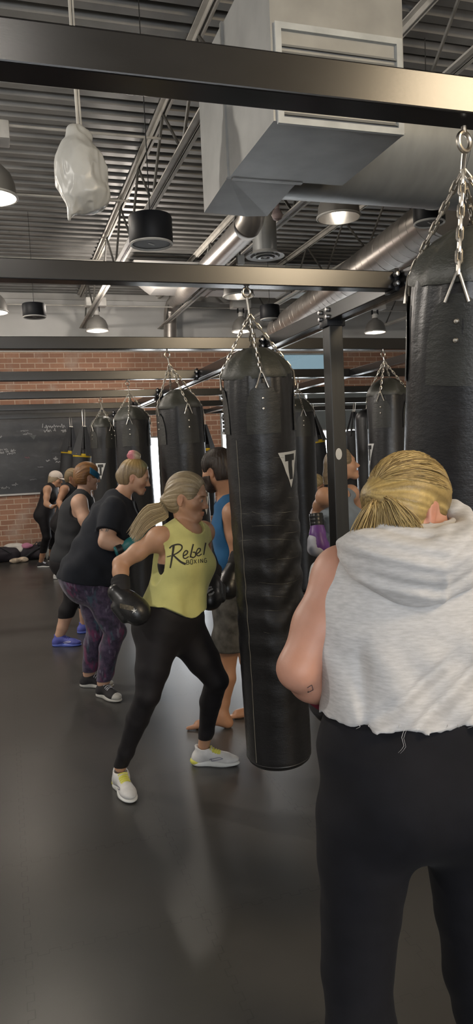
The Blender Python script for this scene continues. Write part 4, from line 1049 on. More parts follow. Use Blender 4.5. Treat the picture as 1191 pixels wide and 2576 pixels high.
def shoe(root, an, toe, L=.26, up_m=None, sole_m=None, acc_m=None, lace_m=None, collar_m=None, pitch=0., h=.0045, wid=1., thick=1., captoe=None, heel_m=None, zoff=0.):
    """an: ankle position above floor; toe: direction"""
    f = nrm(V3(toe[0], toe[1], 0)); r = np.cross(f, UP); b = V3(an[0], an[1], zoff)
    cp, sp = math.cos(pitch), math.sin(pitch); f2 = f*cp+UP*sp; u2 = UP*cp-f*sp; M = np.stack([r, f2, u2], 1); k = L/.27
    Lc = lambda x, y, z: b+M@(V3(x*wid, y, z)*k)
    S = [Ell(Lc(0, -.030, .012*thick), np.array((.039*wid, .046, .017*thick))*k, M, .02), Ell(Lc(-.0, .115, .012*thick), np.array((.047*wid, .084, .016*thick))*k, M, .02), Cone(Lc(0, -.02, .012*thick), Lc(0, .10, .012*thick), .029*k*wid, .032*k*wid, .03)]
    fs = field(S)
    def fsole(P):
        q = (P-b)@M/k; z = q[:, 2]-.35*np.clip(q[:, 1]-.12, 0, 1)**2*3
        return np.maximum(np.maximum(fs(P), -z*k), (z-.030*thick)*k)
    U = [Cone(Lc(0, -.032, .040*thick+.008), Lc(0, .0, .062), .036*k*wid, .037*k*wid, .03), Cone(Lc(0, .0, .060), Lc(0, .120, .030+.010*thick), .038*k*wid, .030*k*wid, .03), Ell(Lc(0, .118, .026+.006*thick), np.array((.043*wid, .076, .026))*k, M, .02), Ell(Lc(0, -.03, .030), np.array((.036*wid, .042, .030))*k, M, .02), Cone(Lc(0, .012, .08), Lc(0, -.015, .112), .035*k, .037*k, .02)]
    fu = field(U); hole = field([Cone(Lc(0, .0, .09), Lc(0, -.004, .16), .030*k, .033*k, .01)])
    def fup(P):
        q = (P-b)@M/k
        d = np.maximum(fu(P), (.016*thick-q[:, 2])*k); d = np.maximum(d, (q[:, 2]-.098-.30*np.maximum(0, -q[:, 1]-.01))*k); return -smin(-d, hole(P), .006)
    lo, hi = bounds(S+U, .02)
    up = sculpt('shoe', U, h, up_m, root, fn=fup, lo=lo, hi=hi)
    so = sculpt('sole', S, h, sole_m, up, fn=fsole, lo=lo, hi=hi)
    bv = bvh_of([up]); 
    def surfpt(x, y, off=.002):
        hit = bv.ray_cast(Vector(Lc(x, y, .25)), Vector(-u2), 1); return np.array(hit[0])+u2*off if hit[0] is not None else None
    if lace_m is not None:
        tg = []
        for y in (.040, .054, .068, .082):
            pts = [surfpt(x, y) for x in (-.026, -.013, 0, .013, .026)]
            if all(p is not None for p in pts): tg.append(MB().tube(pts, .0032*k, 6))
        for m in tg: m.build('lace', lace_m, up)
        if acc_m is not None:
            V = []; n = 0; rows = [[surfpt(x, y, .0008) for x in np.linspace(-.024, .024, 7)] for y in np.linspace(.022, .095, 9)]
            if all(p is not None for rw in rows for p in rw): mesh_np('tongue', [p for rw in rows for p in rw], [(i*7+j, i*7+j+1, i*7+j+8, i*7+j+7) for i in range(8) for j in range(6)], acc_m, up)
    if heel_m is not None:
        P3 = [Ell(Lc(0, -.040, .022), np.array((.041*wid, .042, .026))*k, M, .02)]; f3 = field(P3)
        sculpt('heel_clip', P3, h, heel_m, up, fn=lambda P: np.maximum(np.maximum(np.maximum(fs(P)-.0015, f3(P)), (.003-((P-b)@M/k)[:, 2])*k), -fs(P)-.006) if False else np.maximum(f3(P), np.maximum(-(P-b)@u2+.002, (P-b)@f2+.022*k)))
    if captoe is not None:
        fcap = field([Ell(Lc(0, .175, .02), np.array((.05, .045, .05))*k, M, .01)])
        sculpt('toe_cap', U, h, captoe, up, fn=lambda P: np.maximum(fup(P)-.0018, fcap(P)), lo=lo, hi=hi)
    return up, so, Lc, M, k
def mk_person(label, base): return thing('person', label, 'person', base)
def body_mesh(root, B, J, hc, M, s, mat, h, colfn=None, feet=(), hands=(), extra=(), headk={}, loff=True):
    nk_ = [Cone(J['neck']-UP*.02, hc+M@(V3(0, -.034, -.050)*s), B['G']['neck']*1.08, B['G']['neck']*.97, .022)]
    P = B['T']+nk_+B['A']+B['L']+list(feet)+list(hands)+list(extra)+head_prims(hc, M, s, **headk)
    lo, hi = bounds([p for p in P], .02); V, F = surf(field(P), lo, hi, h, 2)
    return mesh_np('body', V, F, mat, root, True, None if colfn is None else colfn(V))
def wear(name, root, prims, infl, h, mat, clips=(), cut=(), wr=0., wscale=9., wstretch=(1, 1, 1), relax=2, seed=0., fnadd=None, kk=None):
    """a garment: prims inflated, kept where every clip(P)<0, with prims in cut removed"""
    Q = inflate(prims, infl, kk); f0 = field(Q); fc = field(list(cut)) if cut else None; st = np.array(wstretch)
    def fn(P):
        d = f0(P)
        if wr: d = d+wr*(vnoise(P*st+seed, wscale)+.5*vnoise(P*st+seed+9, wscale*2.3))
        if fnadd is not None: d = d+fnadd(P)
        for c in clips: d = np.maximum(d, c(P))
        if fc is not None: d = np.maximum(d, -fc(P))
        return d
    lo, hi = bounds(Q, .02); V, F = surf(fn, lo, hi, h, relax)
    return mesh_np(name, V, F, mat, root, True)
def tee(name, root, torso, sleeves, h, mat, hem, neckcut, wr, fold, infl=.010, seed=0):
    """sleeves: list of (prims, plane clip)"""
    T = inflate(torso, infl); ft = field(T); fs = [(field(inflate(p, infl*.8)), c) for p, c in sleeves]; fn_ = field(neckcut)
    def fn(P):
        w = wr*(vnoise(P+seed, 8.)+.5*vnoise(P+seed+9, 19.))+fold(P)
        d = np.maximum(ft(P)+w, hem(P))
        for f, c in fs: d = smin(d, np.maximum(f(P)+w*.5, c(P)), .02)
        return np.maximum(d, -fn_(P))
    lo, hi = bounds(T+[q for p, c in sleeves for q in p], .03); V, F = surf(fn, lo, hi, h, 2)
    return mesh_np(name, V, F, mat, root, True)
def below(z): return lambda P: P[:, 2]-z
def above(z): return lambda P: z-P[:, 2]
def plane(p, n): p = np.asarray(p, float); n = nrm(n); return lambda P: (P-p)@n      # keeps the side opposite to n
M_skin1 = skin('skin_tan', (.46, .255, .155)); M_skin2 = skin('skin_rosy', (.46, .235, .165)); M_skin3 = skin('skin_pale', (.47, .285, .20)); M_skin4 = skin('skin_warm', (.42, .22, .13))
M_hair = hair_mat('hair_strands')
M_yel = cloth('yellow_cotton', (.58, .56, .22), .85); M_blk = cloth('black_stretch_fabric', (.014, .0125, .014), .65, .15, 14, .05, 200, .03)
M_gl_blk = leather('black_glove_leather', (.016, .016, .017), .3, .12); M_cuff = cloth('black_wrap_fabric', (.028, .027, .028), .9)
M_shoe_w = pbr('white_shoe_mesh', (.56, .55, .54), .6, 0, .08, 30, .1, 300); M_shoe_sole = pbr('white_foam_sole', (.62, .62, .60), .6); M_shoe_y = pbr('neon_yellow_shoe', (.58, .56, .10), .55); M_shoe_mark = pbr('grey_shoe_mark', (.17, .17, .22), .5)
M_blkprint = pbr('shirt_black_print', (.022, .02, .016), .7)

# ================= woman in the yellow top
def yellow_woman():
    root = mk_person('woman in a cropped yellow sleeveless top and black leggings, fist drawn back', on_floor(430, 1960))
    J = dict(pel=at(432, 1556, 3.58), chest=at(462, 1412, 3.56), neck=at(468, 1318, 3.58), RS=at(400, 1353, 3.50), LS=at(512, 1338, 3.68),
             RE=at(303, 1418, 3.56), RW=at(306, 1492, 3.45), LE=at(512, 1425, 3.93), LW=at(534, 1462, 3.84),
             RH=at(400, 1590, 3.52), LH=at(464, 1584, 3.64), RK=at(372, 1748, 3.47), RA=at(303, 1928, 3.62), LK=at(545, 1712, 3.56), LA=at(513, 1874, 3.74))
    J['head_lo'] = at(472, 1282, 3.59)
    B = body_prims(J, dict(hipw=.162, hipd=.118, waw=.116, wad=.084, chw=.134, chd=.094, shw=.105, shd=.070, neck=.045, arm=.042, elb=.035, fore=.037, wri=.027, thi=.096, kne=.057, cal=.052, ank=.031, bust=.043, glute=.085, delt=.052))
    hc = at(473, 1251, 3.58); M = frame(facing(75, -10)); s = 1.0
    ft = [Ell(J['RA'], (.034, .034, .04), None, .02)]
    body_mesh(root, B, J, hc, M, s, M_skin1, .0038, skin_color(hc, M, s, brow=(.42, .30, .20), lip=(1.0, .74, .70), cheek=.09), headk=dict(jaw=.86, nose=.85))
    eyes(root, hc, M, s)
    # hair, pulled back to a low tail that swings behind the shoulder
    kn = hc+M@(V3(.005, -.118, -.030)*s)
    hair_cap(root, hc, M, s, (0, -.118, -.03), ((.20, .145, .085), (.42, .33, .20)), M_hair, h=.0035, thick=.010, nape=-.085, face=(0, .125, -.016, .084, .086, .116), extra=[Ell(kn, (.026, .030, .026), None, .02)])
    path = [kn, at(412, 1283, 3.62), at(386, 1292, 3.60), at(361, 1312, 3.57), at(336, 1352, 3.55)]
    cv = []
    for i in range(520):
        a, rr = rng.uniform(0, 2*PI), math.sqrt(rng.random()); w = [.014, .044, .054, .046, .026+.020*rng.random()]
        o1, o2 = math.cos(a)*rr, math.sin(a)*rr; drop = rng.uniform(.35, 1.15)
        cv.append([p+(UP*o1*.85+TC*o2*.6-RT*o1*.5)*ww for p, ww in zip(path[:-1], w[:-1])]+[path[-2]+(path[-1]-path[-2])*drop+(UP*o1*.8+TC*o2*.6-RT*o1*.6)*w[-1]])
    strands('ponytail', root, cv, M_hair, .0021, ((.30, .225, .13), (.66, .55, .36)))
    MB().tube([kn+M@(V3(math.cos(t)*.021, -.008, math.sin(t)*.021)) for t in np.linspace(0, 2*PI, 17)[:-1]], .005, 6, closed=True).build('hair_tie', M_blk, root)
    # top
    fc, rc = B['fc'], B['rc']; hem = at(440, 1556, 3.48)[2]
    bt = at(436, 1540, 3.575)
    T = B['T'][:-2]+[c for c in B['T'] if isinstance(c, Cone)]+[Sect(J['chest']-UP*.01, bt-UP*.05, .138, .104, .142, .106, rc, B['rp'], .05)]
    T = [p for p in T if not (isinstance(p, Ell) and p.c[2] < hem)]
    arm_cut = []
    for S_, sg in ((J['RS'], 1), (J['LS'], -1)):
        a0 = S_+rc*.015*sg; Mx_ = np.stack([rc, fc, np.cross(rc, fc)], 1)
        arm_cut.append(Ell(a0-UP*.085+rc*.040*sg-fc*.018, (.078, .082, .152), Mx_, .012))
    nk = Ell(J['neck']+fc*.042+UP*.012, (.078, .086, .070), np.stack([rc, fc, np.cross(rc, fc)], 1), .012)
    def folds(P):
        q = P-J['pel']; hh = np.clip((J['chest'][2]-P[:, 2])/.25, 0, 1)
        u = q@rc; return hh*(.008*np.sin(u*34+q[:, 2]*6+.6)+.004*np.sin(u*71-q[:, 2]*17))
    top = wear('tank_top', root, T, .016, .004, M_yel, [lambda P: (hem-.008*np.sin((P-J['pel'])@rc*14+.5)+.075*np.clip(((P-J['pel'])@rc)/.14, 0, 1)**1.3+.025*np.clip(-((P-J['pel'])@rc)/.14, 0, 1))-P[:, 2]], arm_cut+[nk], .004, 6., seed=2, fnadd=folds)
    wear('sports_bra', root, B['T'][2:-4]+[], .003, .005, M_blk, [plane(J['chest']+UP*.005, np.cross(rc, fc)), lambda P: (J['chest'][2]-.115)-P[:, 2]])
    # black lettering
    yv = nrm(np.cross(rc, fc)); ri = -rc                      # reading direction on the chest, seen from the front
    cen = J['chest']+fc*.5; S0 = at(470, 1403, 3.40); 
    ux = nrm(ri-TC*np.dot(ri, TC)*0); 
    # the words, drawn as brush strokes in centimetres
    strokes = [([(2.0, 9.6), (1.4, 6.0), (.5, 1.8), (-.2, -.9)], 1.1, .6), ([(-.2, 8.6), (1.4, 9.7), (4.2, 10.1), (6.0, 9.3), (5.9, 7.6), (3.8, 6.0), (1.3, 5.0)], .75, .6), ([(1.7, 5.1), (3.4, 3.3), (5.3, 1.5), (7.6, .2)], .7, 1.0), ([(-1.6, 4.6), (-.5, 4.7), (.5, 5.0)], .35, .5),
               ([(6.7, 4.2), (8.4, 5.0), (8.9, 6.2), (7.9, 6.6), (6.8, 5.4), (6.6, 3.6), (7.6, 2.9), (9.3, 3.7)], .62, .5),
               ([(12.0, 9.6), (11.2, 7.2), (10.3, 4.2), (10.0, 3.2)], .75, .65), ([(10.2, 3.6), (11.6, 3.0), (12.8, 3.9), (12.6, 5.4), (11.4, 5.6)], .6, .5),
               ([(13.4, 4.6), (15.0, 5.6), (15.5, 6.8), (14.5, 7.2), (13.5, 6.0), (13.3, 4.4), (14.4, 3.6), (16.0, 4.4)], .62, .5),
               ([(18.6, 9.8), (17.9, 7.4), (17.2, 4.6), (17.0, 3.8)], .75, .5)]
    polys = []
    for pts, w0, w1 in strokes: polys += stroke_quads([(x*.01, y*.01) for x, y in pts], w0*.0105, w1*.0105, n=40)
    vd = nrm(ray(470, 1402)); ux = RT*.985+UP*.05; yv = nrm(UP-vd*np.dot(UP, vd)); org = V3(0, 0, CH)+ray(424, 1427)*3.1/np.dot(ray(424, 1427), CD)
    bx_ = dict(B=[[(0, 0), (0, 2)], [(0, 2), (1.1, 1.9), (1.1, 1.15), (0, 1.05)], [(0, 1.05), (1.3, .9), (1.3, .1), (0, 0)]], O=[[(.2, 0), (1.2, 0), (1.2, 2), (.2, 2), (.2, 0)]], X=[[(0, 0), (1.3, 2)], [(0, 2), (1.3, 0)]], I=[[(.5, 0), (.5, 2)]], N=[[(0, 0), (0, 2)], [(0, 2), (1.2, 0)], [(1.2, 0), (1.2, 2)]], G=[[(1.3, 1.8), (.3, 2), (.1, .2), (1.2, 0), (1.3, .9), (.8, .9)]])
    x = 8.0
    for ch in 'BOXING':
        for pts in bx_[ch]: polys += stroke_quads([((x+a*.95)*.01, (.1+b*.95)*.01) for a, b in pts], .0032, .0032, n=16)
        x += 1.5 if ch == 'I' else 1.9
    K_ = .92*3.1/3.6
    polys = [[(q[0]*1.22*K_, q[1]*1.25*K_) for q in P_] for P_ in polys]
    decal(top, org, ux, yv, vd, polys, M_blkprint, 'lettering_print', root, .0018)
    # leggings
    wear('leggings', root, B['L']+inflate([p for p in B['T'] if p.c[2] < J['pel'][2]+.16], .006), .004, .0042, M_blk, [lambda P: (min(J['RA'][2], J['LA'][2])+.012+.03*(np.abs((P-J['LA'])@RT) < .12))-P[:, 2]*1.0, below(J['pel'][2]+.11)], (), .0012, 12)
    # gloves
    gw = J['RW']+nrm(J['RW']-J['RE'])*.015
    glove(root, at(304, 1500, 3.44), at(366, 1556, 3.36)-at(304, 1500, 3.44), nrm(UP*.8+TC*.5), M_gl_blk, M_cuff, 1.0, side=1, h=.004, cuffd=J['RW']-J['RE'])
    gr = [o for o in root.children if o.name.startswith('boxing_glove')][-1]
    MB().tube([J['RW']*.25+J['RE']*.75-nrm(J['RW']-J['RE'])*-.045, J['RW']+nrm(J['RW']-J['RE'])*.03], [.042, .044], 24).build('wrist_wrap', M_cuff, gr)
    star = at(333, 1527, 3.2); d_ = nrm(ray(333, 1527))
    decal(gr, star, RT, UP, d_, grid_poly(lambda u, v: ((u-.9)*.062, (v-.5)*.022-(u-.5)*.018), 10, 4), pbr('worn_gold_patch', (.085, .07, .045), .5, 0, .8, 60), 'gold_patch', gr, .002)
    decal(gr, at(338, 1537, 3.2), RT, UP, d_, [q for k in range(5) for q in stroke_quads([(0, 0), (.013*math.cos(k*2*PI/5+.3), .013*math.sin(k*2*PI/5+.3))], .006, .001, n=12)], M_logo, 'star_print', gr, .003)
    glove(root, J['LW'], at(530, 1492, 3.78)-J['LW'], nrm(TC+UP*.3), M_gl_blk, M_cuff, 1.05, side=-1, h=.005)
    gl = [o for o in root.children if o.name.startswith('boxing_glove')][-1]
    lg = [q for pts in ([(0, 0), (.02, .014), (.035, .02)], [(.002, .008), (.012, .026), (.03, .03)], [(.01, -.012), (.03, -.006), (.04, .004)]) for q in stroke_quads(pts, .012, .007, n=20)]
    decal(gl, at(519, 1492, 3.2), RT, UP, nrm(ray(525, 1490)), lg, pbr('grey_glove_print', (.22, .22, .23), .5), 'grey_print', gl, .002)
    # running shoes
    for an, toe, c0 in ((J['RA'], on_floor(326, 2012)-J['RA'], 1), (J['LA'], RT*1.0+TC*.15, -1)):
        up, so, Lc, Ms, k = shoe(root, an+nrm(V3(toe[0], toe[1], 0))*.0, toe, .262, M_shoe_w, M_shoe_sole, M_shoe_y, M_shoe_y, heel_m=M_shoe_y)
        mk = [q for pts in ([(.0, .0), (.05, .010), (.075, .006)], [(.01, -.010), (.05, .0), (.075, .006)], [(.0, .0), (.012, .004), (.01, -.010)]) for q in stroke_quads(pts, .004, .003, n=18)]
        sd = Ms[:, 0]*(1 if np.dot(Ms[:, 0], TC) > 0 else -1)
        if np.dot(sd, TC) < .35: sd = -RT
        decal(up, Lc(0, .035, .042)+sd*.3, nrm(Ms[:, 1]), UP, -sd, mk, M_shoe_mark, 'side_mark', up, .0016)
    return root
yellow_woman()

# ================= near woman in the grey sleeveless hoodie, seen from behind
M_grey = cloth('heather_grey_fleece', (.50, .49, .49), .9, .12, 45, .2, 300, .3, (1, 1, 5))
M_pants = cloth('black_knit_trousers', (.0065, .0065, .009), .85, .15, 20, .06, 260, .02)
def hoodie_woman():
    Y = 1.44; root = mk_person('woman seen from behind in a grey sleeveless hoodie and black trousers, nearest the camera', V3(at(1060, 2000, Y)[0], Y, 0))
    A = lambda x, y, d=0: at(x, y, Y+d)
    J = dict(pel=A(1058, 1910), chest=A(1065, 1585, .02), neck=A(1068, 1372, .0), LS=A(862, 1446, .10), RS=A(1268, 1430, -.01), LE=A(752, 1682, .07), LW=A(850, 1772, .19), RE=A(1420, 1690, -.06), RW=A(1330, 1660, -.02),
             LH=A(922, 2060), RH=A(1182, 2060, -.03), LK=A(902, 2440, .02), RK=A(1206, 2440, -.01), LA=A(905, 2830, .0), RA=A(1265, 2830, -.02), head_lo=A(1052, 1300, .02))
    floor_ = lambda p: V3(p[0], p[1], .075)
    J['LA'] = floor_(J['LA']); J['RA'] = floor_(J['RA'])
    B = body_prims(J, {k: v*1.075 for k, v in dict(hipw=.205, hipd=.140, waw=.180, wad=.125, chw=.180, chd=.120, shw=.150, shd=.090, neck=.056, arm=.054, elb=.043, fore=.044, wri=.030, thi=.087, kne=.066, cal=.064, ank=.038, bust=.05, glute=.095, delt=.056).items()})
    hc = A(1034, 1280, .03); M = frame(facing(128, -18)); s = .93
    body_mesh(root, B, J, hc, M, s, M_skin2, .005, skin_color(hc, M, s))
    eyes(root, hc, M, s)
    kn = hc+M@(V3(-.018, -.112, .004)*s)
    hair_cap(root, hc, M, s, (-.02, -.118, .0), ((.085, .05, .016), (.52, .375, .14)), M_hair, h=.004, thick=.016, nape=-.078, face=(0, .125, -.048, .082, .085, .108), ridge=.003, freq=26, extra=[Ell(kn, (.030, .034, .028), None, .03)])
    # loose tail and fly-away strands
    R_, F_, U_ = M[:, 0], M[:, 1], M[:, 2]; cv = []
    for i in range(900):
        a = rng.uniform(-.72, 1.05); l = rng.uniform(.6, 1.1); t = rng.uniform(-.012, .014)
        side = -RT*math.sin(-a); p0 = kn+U_*rng.uniform(-.022, .02)+R_*rng.uniform(-.018, .018)
        dirn = RT*math.sin(a)*.105*l-UP*math.cos(a)*.090*l
        w_ = .045*max(0, math.sin(a)); wv = rng.uniform(-.006, .006)
        p1 = kn+dirn*.35+TC*(.030+t+w_*.6)+UP*.008; p2 = kn+dirn*.75+TC*(.028+t+w_)-UP*.012+RT*wv; p3 = kn+dirn+TC*(.016+t+w_)-UP*.038*l-RT*wv
        cv.append([p0, p1, p2, p3])
    for i in range(1100):                                        # combed strands lying over the skull
        th = rng.uniform(0, 2*PI); tt = rng.uniform(.9, 2.0)
        ax0 = nrm(V3(-.02, -.118, .0)); e1 = nrm(np.cross(ax0, V3(.1, .3, 1))); e2 = np.cross(ax0, e1); pts = []
        for t in np.linspace(tt, .10, 6):
            dl = ax0*math.cos(t)+(e1*math.sin(th)+e2*math.cos(th))*math.sin(t)
            q = np.array((.0930, .1150, .1050))*dl/np.linalg.norm(dl)+V3(0, -.012, .031)
            pts.append(q*1.0+dl*rng.uniform(-.002, .004))
        q0 = pts[0]
        if (q0[0] > .030 and q0[2] < .050) or (q0[1] > -.01 and q0[2] < .03) or q0[1] > .035 and q0[2] < .055 or q0[2] < -.07 or min(p[2] for p in pts) < -.075: continue
        cv.append([hc+M@(p*s) for p in pts])
    strands('loose_hair', root, cv, M_hair, .00115, ((.11, .065, .022), (.66, .48, .20)))
    # hoodie body
    fc, rc = B['fc'], B['rc']; hem = A(1060, 1836, -.13)[2]
    bt = A(1060, 1880, .0)
    T = [p for p in B['T'] if p.c[2] > hem-.05]+[Sect(J['chest']-UP*.02, bt, .222, .150, .214, .165, rc, B['rp'], .06), Cone(J['RS']+rc*.03-UP*.035-TC*.02, J['chest']+rc*.16, .046, .06, .06), Cone(J['LS']-rc*.03-UP*.035-TC*.02, J['chest']-rc*.16, .046, .06, .06), Sect(J['chest'], J['chest']*.3+J['neck']*.7, .185, .135, .160, .105, rc, rc, .05)]
    Mx_ = np.stack([rc, fc, np.cross(rc, fc)], 1); cut = []
    side = [plane(S_+rc*sg*.071, rc*sg+UP*.10) for S_, sg in ((J['RS'], 1), (J['LS'], -1))]
    nk = Ell(J['neck']+UP*.075+fc*.01, (.062, .066, .07), Mx_, .02)
    def folds(P):
        q = P-J['chest']; u = q@rc; v = -q[:, 2]; w = np.clip((v+.03)/.06, 0, 1)
        d1 = (u*.75+v*.95); 
        return w*(.022*np.exp(-((d1-.10)/.020)**2)*np.clip((u+.12)/.06, 0, 1)+.016*np.exp(-((d1-.03)/.016)**2)*np.clip((.04-u)/.05, 0, 1)+.018*np.exp(-((d1-.185)/.018)**2)*np.clip((u+.02)/.05, 0, 1)+.010*np.exp(-((u+.165)/.014)**2)+.006*np.sin(u*26+v*9)+.004*np.sin(u*55-v*30))
    hood_t = wear('hoodie', root, T, .016, .005, M_grey, [lambda P: (hem+.006*vnoise(P*np.array([1, 1, 0]), 26.)+.004*vnoise(P*np.array([1, 1, 0]), 90.))-P[:, 2]]+side, [nk], .005, 7., seed=4, fnadd=folds)
    # hood hanging on the back
    bk = -fc; tip = A(1066, 1505, -.10)
    c0 = J['neck']+bk*.035
    Hp = []; bh = bvh_of([hood_t])
    def arc(pp, rr, off, nn=18):
        Q = np.array(pp, float); tt = np.linspace(0, len(Q)-1, nn); out = []
        E_ = np.vstack([2*Q[0]-Q[1], Q, 2*Q[-1]-Q[-2]])
        for t in tt:
            i = min(int(t), len(Q)-2); f_ = t-i; a, b, c2, d = E_[i:i+4]
            x, y = .5*((2*b)+(-a+c2)*f_+(2*a-5*b+4*c2-d)*f_*f_+(-a+3*b-3*c2+d)*f_**3)
            h_ = bh.ray_cast(Vector(V3(0, 0, CH)), Vector(nrm(ray(x, y))), 3)
            if h_[0] is None: continue
            out.append(np.array(h_[0])+TC*off)
        return [Cone(out[i], out[i+1], rr, rr, .016) for i in range(len(out)-1)]
    Hp += arc([(868, 1385), (915, 1432), (985, 1478), (1062, 1496), (1145, 1466), (1225, 1418), (1280, 1372)], .017, .006)
    Hp += arc([(880, 1374), (935, 1418), (1000, 1452), (1062, 1470), (1140, 1440), (1215, 1396), (1270, 1360)], .022, .012)
    Hp += arc([(895, 1366), (945, 1398), (1005, 1425), (1062, 1436), (1135, 1412), (1205, 1374), (1255, 1350)], .026, .022)
    Hp += arc([(915, 1358), (965, 1380), (1015, 1396), (1062, 1402), (1130, 1384), (1190, 1356), (1235, 1338)], .028, .030)
    # rolled collar round the neck
    cr = []
    for t in np.linspace(0, 2*PI, 15)[:-1]:
        cr.append(J['neck']+UP*(.038+.022*math.cos(t))+rc*math.sin(t)*.098+fc*math.cos(t)*.088+bk*.004)
    Hc = [Cone(cr[i], cr[(i+1) % 14], .026, .026, .03) for i in range(14)]
    def hf(P):
        q = P-J['neck']; u = q@rc; v = -q[:, 2]; r = v+np.abs(u)*.42
        return .003*np.sin(r*92+1.5+2*np.sin(u*9))+.002*np.sin(r*190+u*40)-.008*np.exp(-(u/.006)**2)*(v > .04)*.5
    wear('hood', root, Hp+Hc, .004, .0045, M_grey, [], [Ell(J['neck']+UP*.075, (.060, .062, .09), Mx_, .02)], .003, 11., seed=8, fnadd=hf)
    # frayed threads on the hem
    m = []
    bvh = bvh_of([hood_t])
    for i in range(14):
        px = 815+i*28+rng.uniform(-5, 5); p = A(px, 1826, -.165); hit = bvh.ray_cast(Vector(V3(0, 0, CH)), Vector(nrm(ray(px, 1822))), 3)
        if hit[0] is None: continue
        q = np.array(hit[0])+TC*.001; L_ = rng.uniform(.004, .011); m.append([q, q-UP*L_*.5+RT*rng.uniform(-.006, .006), q-UP*L_+RT*rng.uniform(-.010, .010)])
    for x0, y0 in ((815, 1815), (812, 1822), (1010, 1838), (1015, 1840)):
        hit = bvh.ray_cast(Vector(V3(0, 0, CH)), Vector(nrm(ray(x0+10, y0-8))), 3)
        if hit[0] is not None:
            q = np.array(hit[0])+TC*.002; m.append([q, q-UP*.02-RT*.008, q-UP*.038-RT*.004, q-UP*.052-RT*.016])
    strands('frayed_thread', root, m, pbr('grey_thread', (.55, .54, .54), .9), .0007, ((1, 1, 1), (1, 1, 1)), nseg=8)
    wear('trousers', root, B['L']+[p for p in B['T'] if p.c[2] < J['pel'][2]+.12], .012, .0065, M_pants, [below(J['pel'][2]+.20), above(.07)], (), .004, 7., seed=3)
    # hand wrap and glove on the tucked forearm
    M_wrap = pbr('red_wrap', (.20, .01, .035), .6); 
    fa = nrm(J['LW']-J['LE'])
    MB().tube([J['LE']+(J['LW']-J['LE'])*.24, J['LW']], [.047, .040], 24).build('hand_wrap', M_wrap, root)
    glove(root, J['LW']+fa*.01, fa+UP*.2, UP, M_gl_blk, M_cuff, 1.0, side=-1, h=.006)
    glove(root, J['RW'], -RT*.6+UP*.8, TC, M_gl_blk, M_cuff, 1.0, side=1, h=.007)
    # small square tattoo near the elbow
    bd = [o for o in root.children if o.name.startswith('body')][0]
    sq = [q for pts in ([(0, 0), (.012, .006)], [(.012, .006), (.009, .017)], [(.009, .017), (-.001, .011)], [(0, 0), (.001, .004)]) for q in stroke_quads(pts, .0013, .0013, n=9)]
    decal(bd, V3(0, 0, CH)+ray(775, 1742)*.4, RT, UP, nrm(ray(775, 1742)), sq, pbr('tattoo_ink', (.05, .045, .05), .6), 'tattoo', bd, .0008)
    MB().lathe([(.0, -.004), (.004, 0), (0, .004)], hc+M@(V3(.079, -.006, -.048)*s), 10).build('earring', M_steel, root)
    for an, d in ((J['LA'], facing(190)), (J['RA'], facing(165))):
        shoe(root, an, d, .25, M_gl_blk, M_shoe_sole, None, None, h=.007)
    return root
hoodie_woman()
# ================= the other boxers
M_navy = cloth('navy_black_jersey', (.016, .018, .024), .85); M_tank = cloth('charcoal_jersey', (.026, .027, .030), .85); M_blue = cloth('blue_jersey', (.018, .095, .22), .8)
M_short = cloth('camouflage_grey_shorts', (.095, .09, .082), .85, .55, 14); M_cap = cloth('cream_cap_cotton', (.62, .54, .47), .8); M_greyt = cloth('grey_blue_jersey', (.19, .22, .25), .85)
M_teal = leather('teal_glove_leather', (.02, .16, .17), .4, .15); M_purp = leather('purple_glove_leather', (.13, .045, .22), .4, .12); M_whgl = pbr('white_glove_leather', (.50, .50, .55), .5, 0, .06, 10)
M_canvas = cloth('black_canvas', (.030, .028, .030), .85); M_rubber = pbr('cream_rubber_sole', (.42, .41, .38), .6); M_blueshoe = pbr('blue_shoe_mesh', (.075, .085, .34), .6, 0, .12, 30, .1, 260); M_bluesole = pbr('blue_foam_sole', (.08, .12, .45), .5)
M_band = cloth('blue_headband_fabric', (.012, .09, .17), .7)
def pattern_mat():
    t = NT('purple_patterned_fabric'); co = t.coord()
    def streak(sc, rot, loc, lo, hi, amt, det=3):
        return t.ramp(t.noise(sc, det, t.mapping(co, (1, 1, .28), loc, rot), .6), [(lo, (0, 0, 0)), (hi, (amt,)*3)])
    c = t.ramp(t.noise(17, 4, co, .6), [(.32, (.008, .009, .022)), (.48, (.040, .026, .060)), (.60, (.075, .05, .095)), (.72, (.025, .024, .05))])
    c = t.mix(streak(13, (.7, .5, .2), (0, 0, 0), .58, .66, .75), c, (.17, .022, .085))
    c = t.mix(streak(15, (-.8, .4, .6), (4, 1, 2), .60, .67, .7), c, (.04, .10, .13))
    c = t.mix(streak(34, (.9, -.5, 0), (1, 6, 2), .62, .66, .55, 1), c, (.16, .14, .20))
    c = t.mix(streak(22, (-.5, .9, .4), (7, 3, 5), .60, .68, .8), c, (.006, .007, .018))
    t.l(c, t.b.inputs['Base Color']); t.b.inputs['Roughness'].default_value = .7; t.b.inputs['Sheen Weight'].default_value = .15
    return t.m
M_pattern = pattern_mat()
def Jt(**k): return k

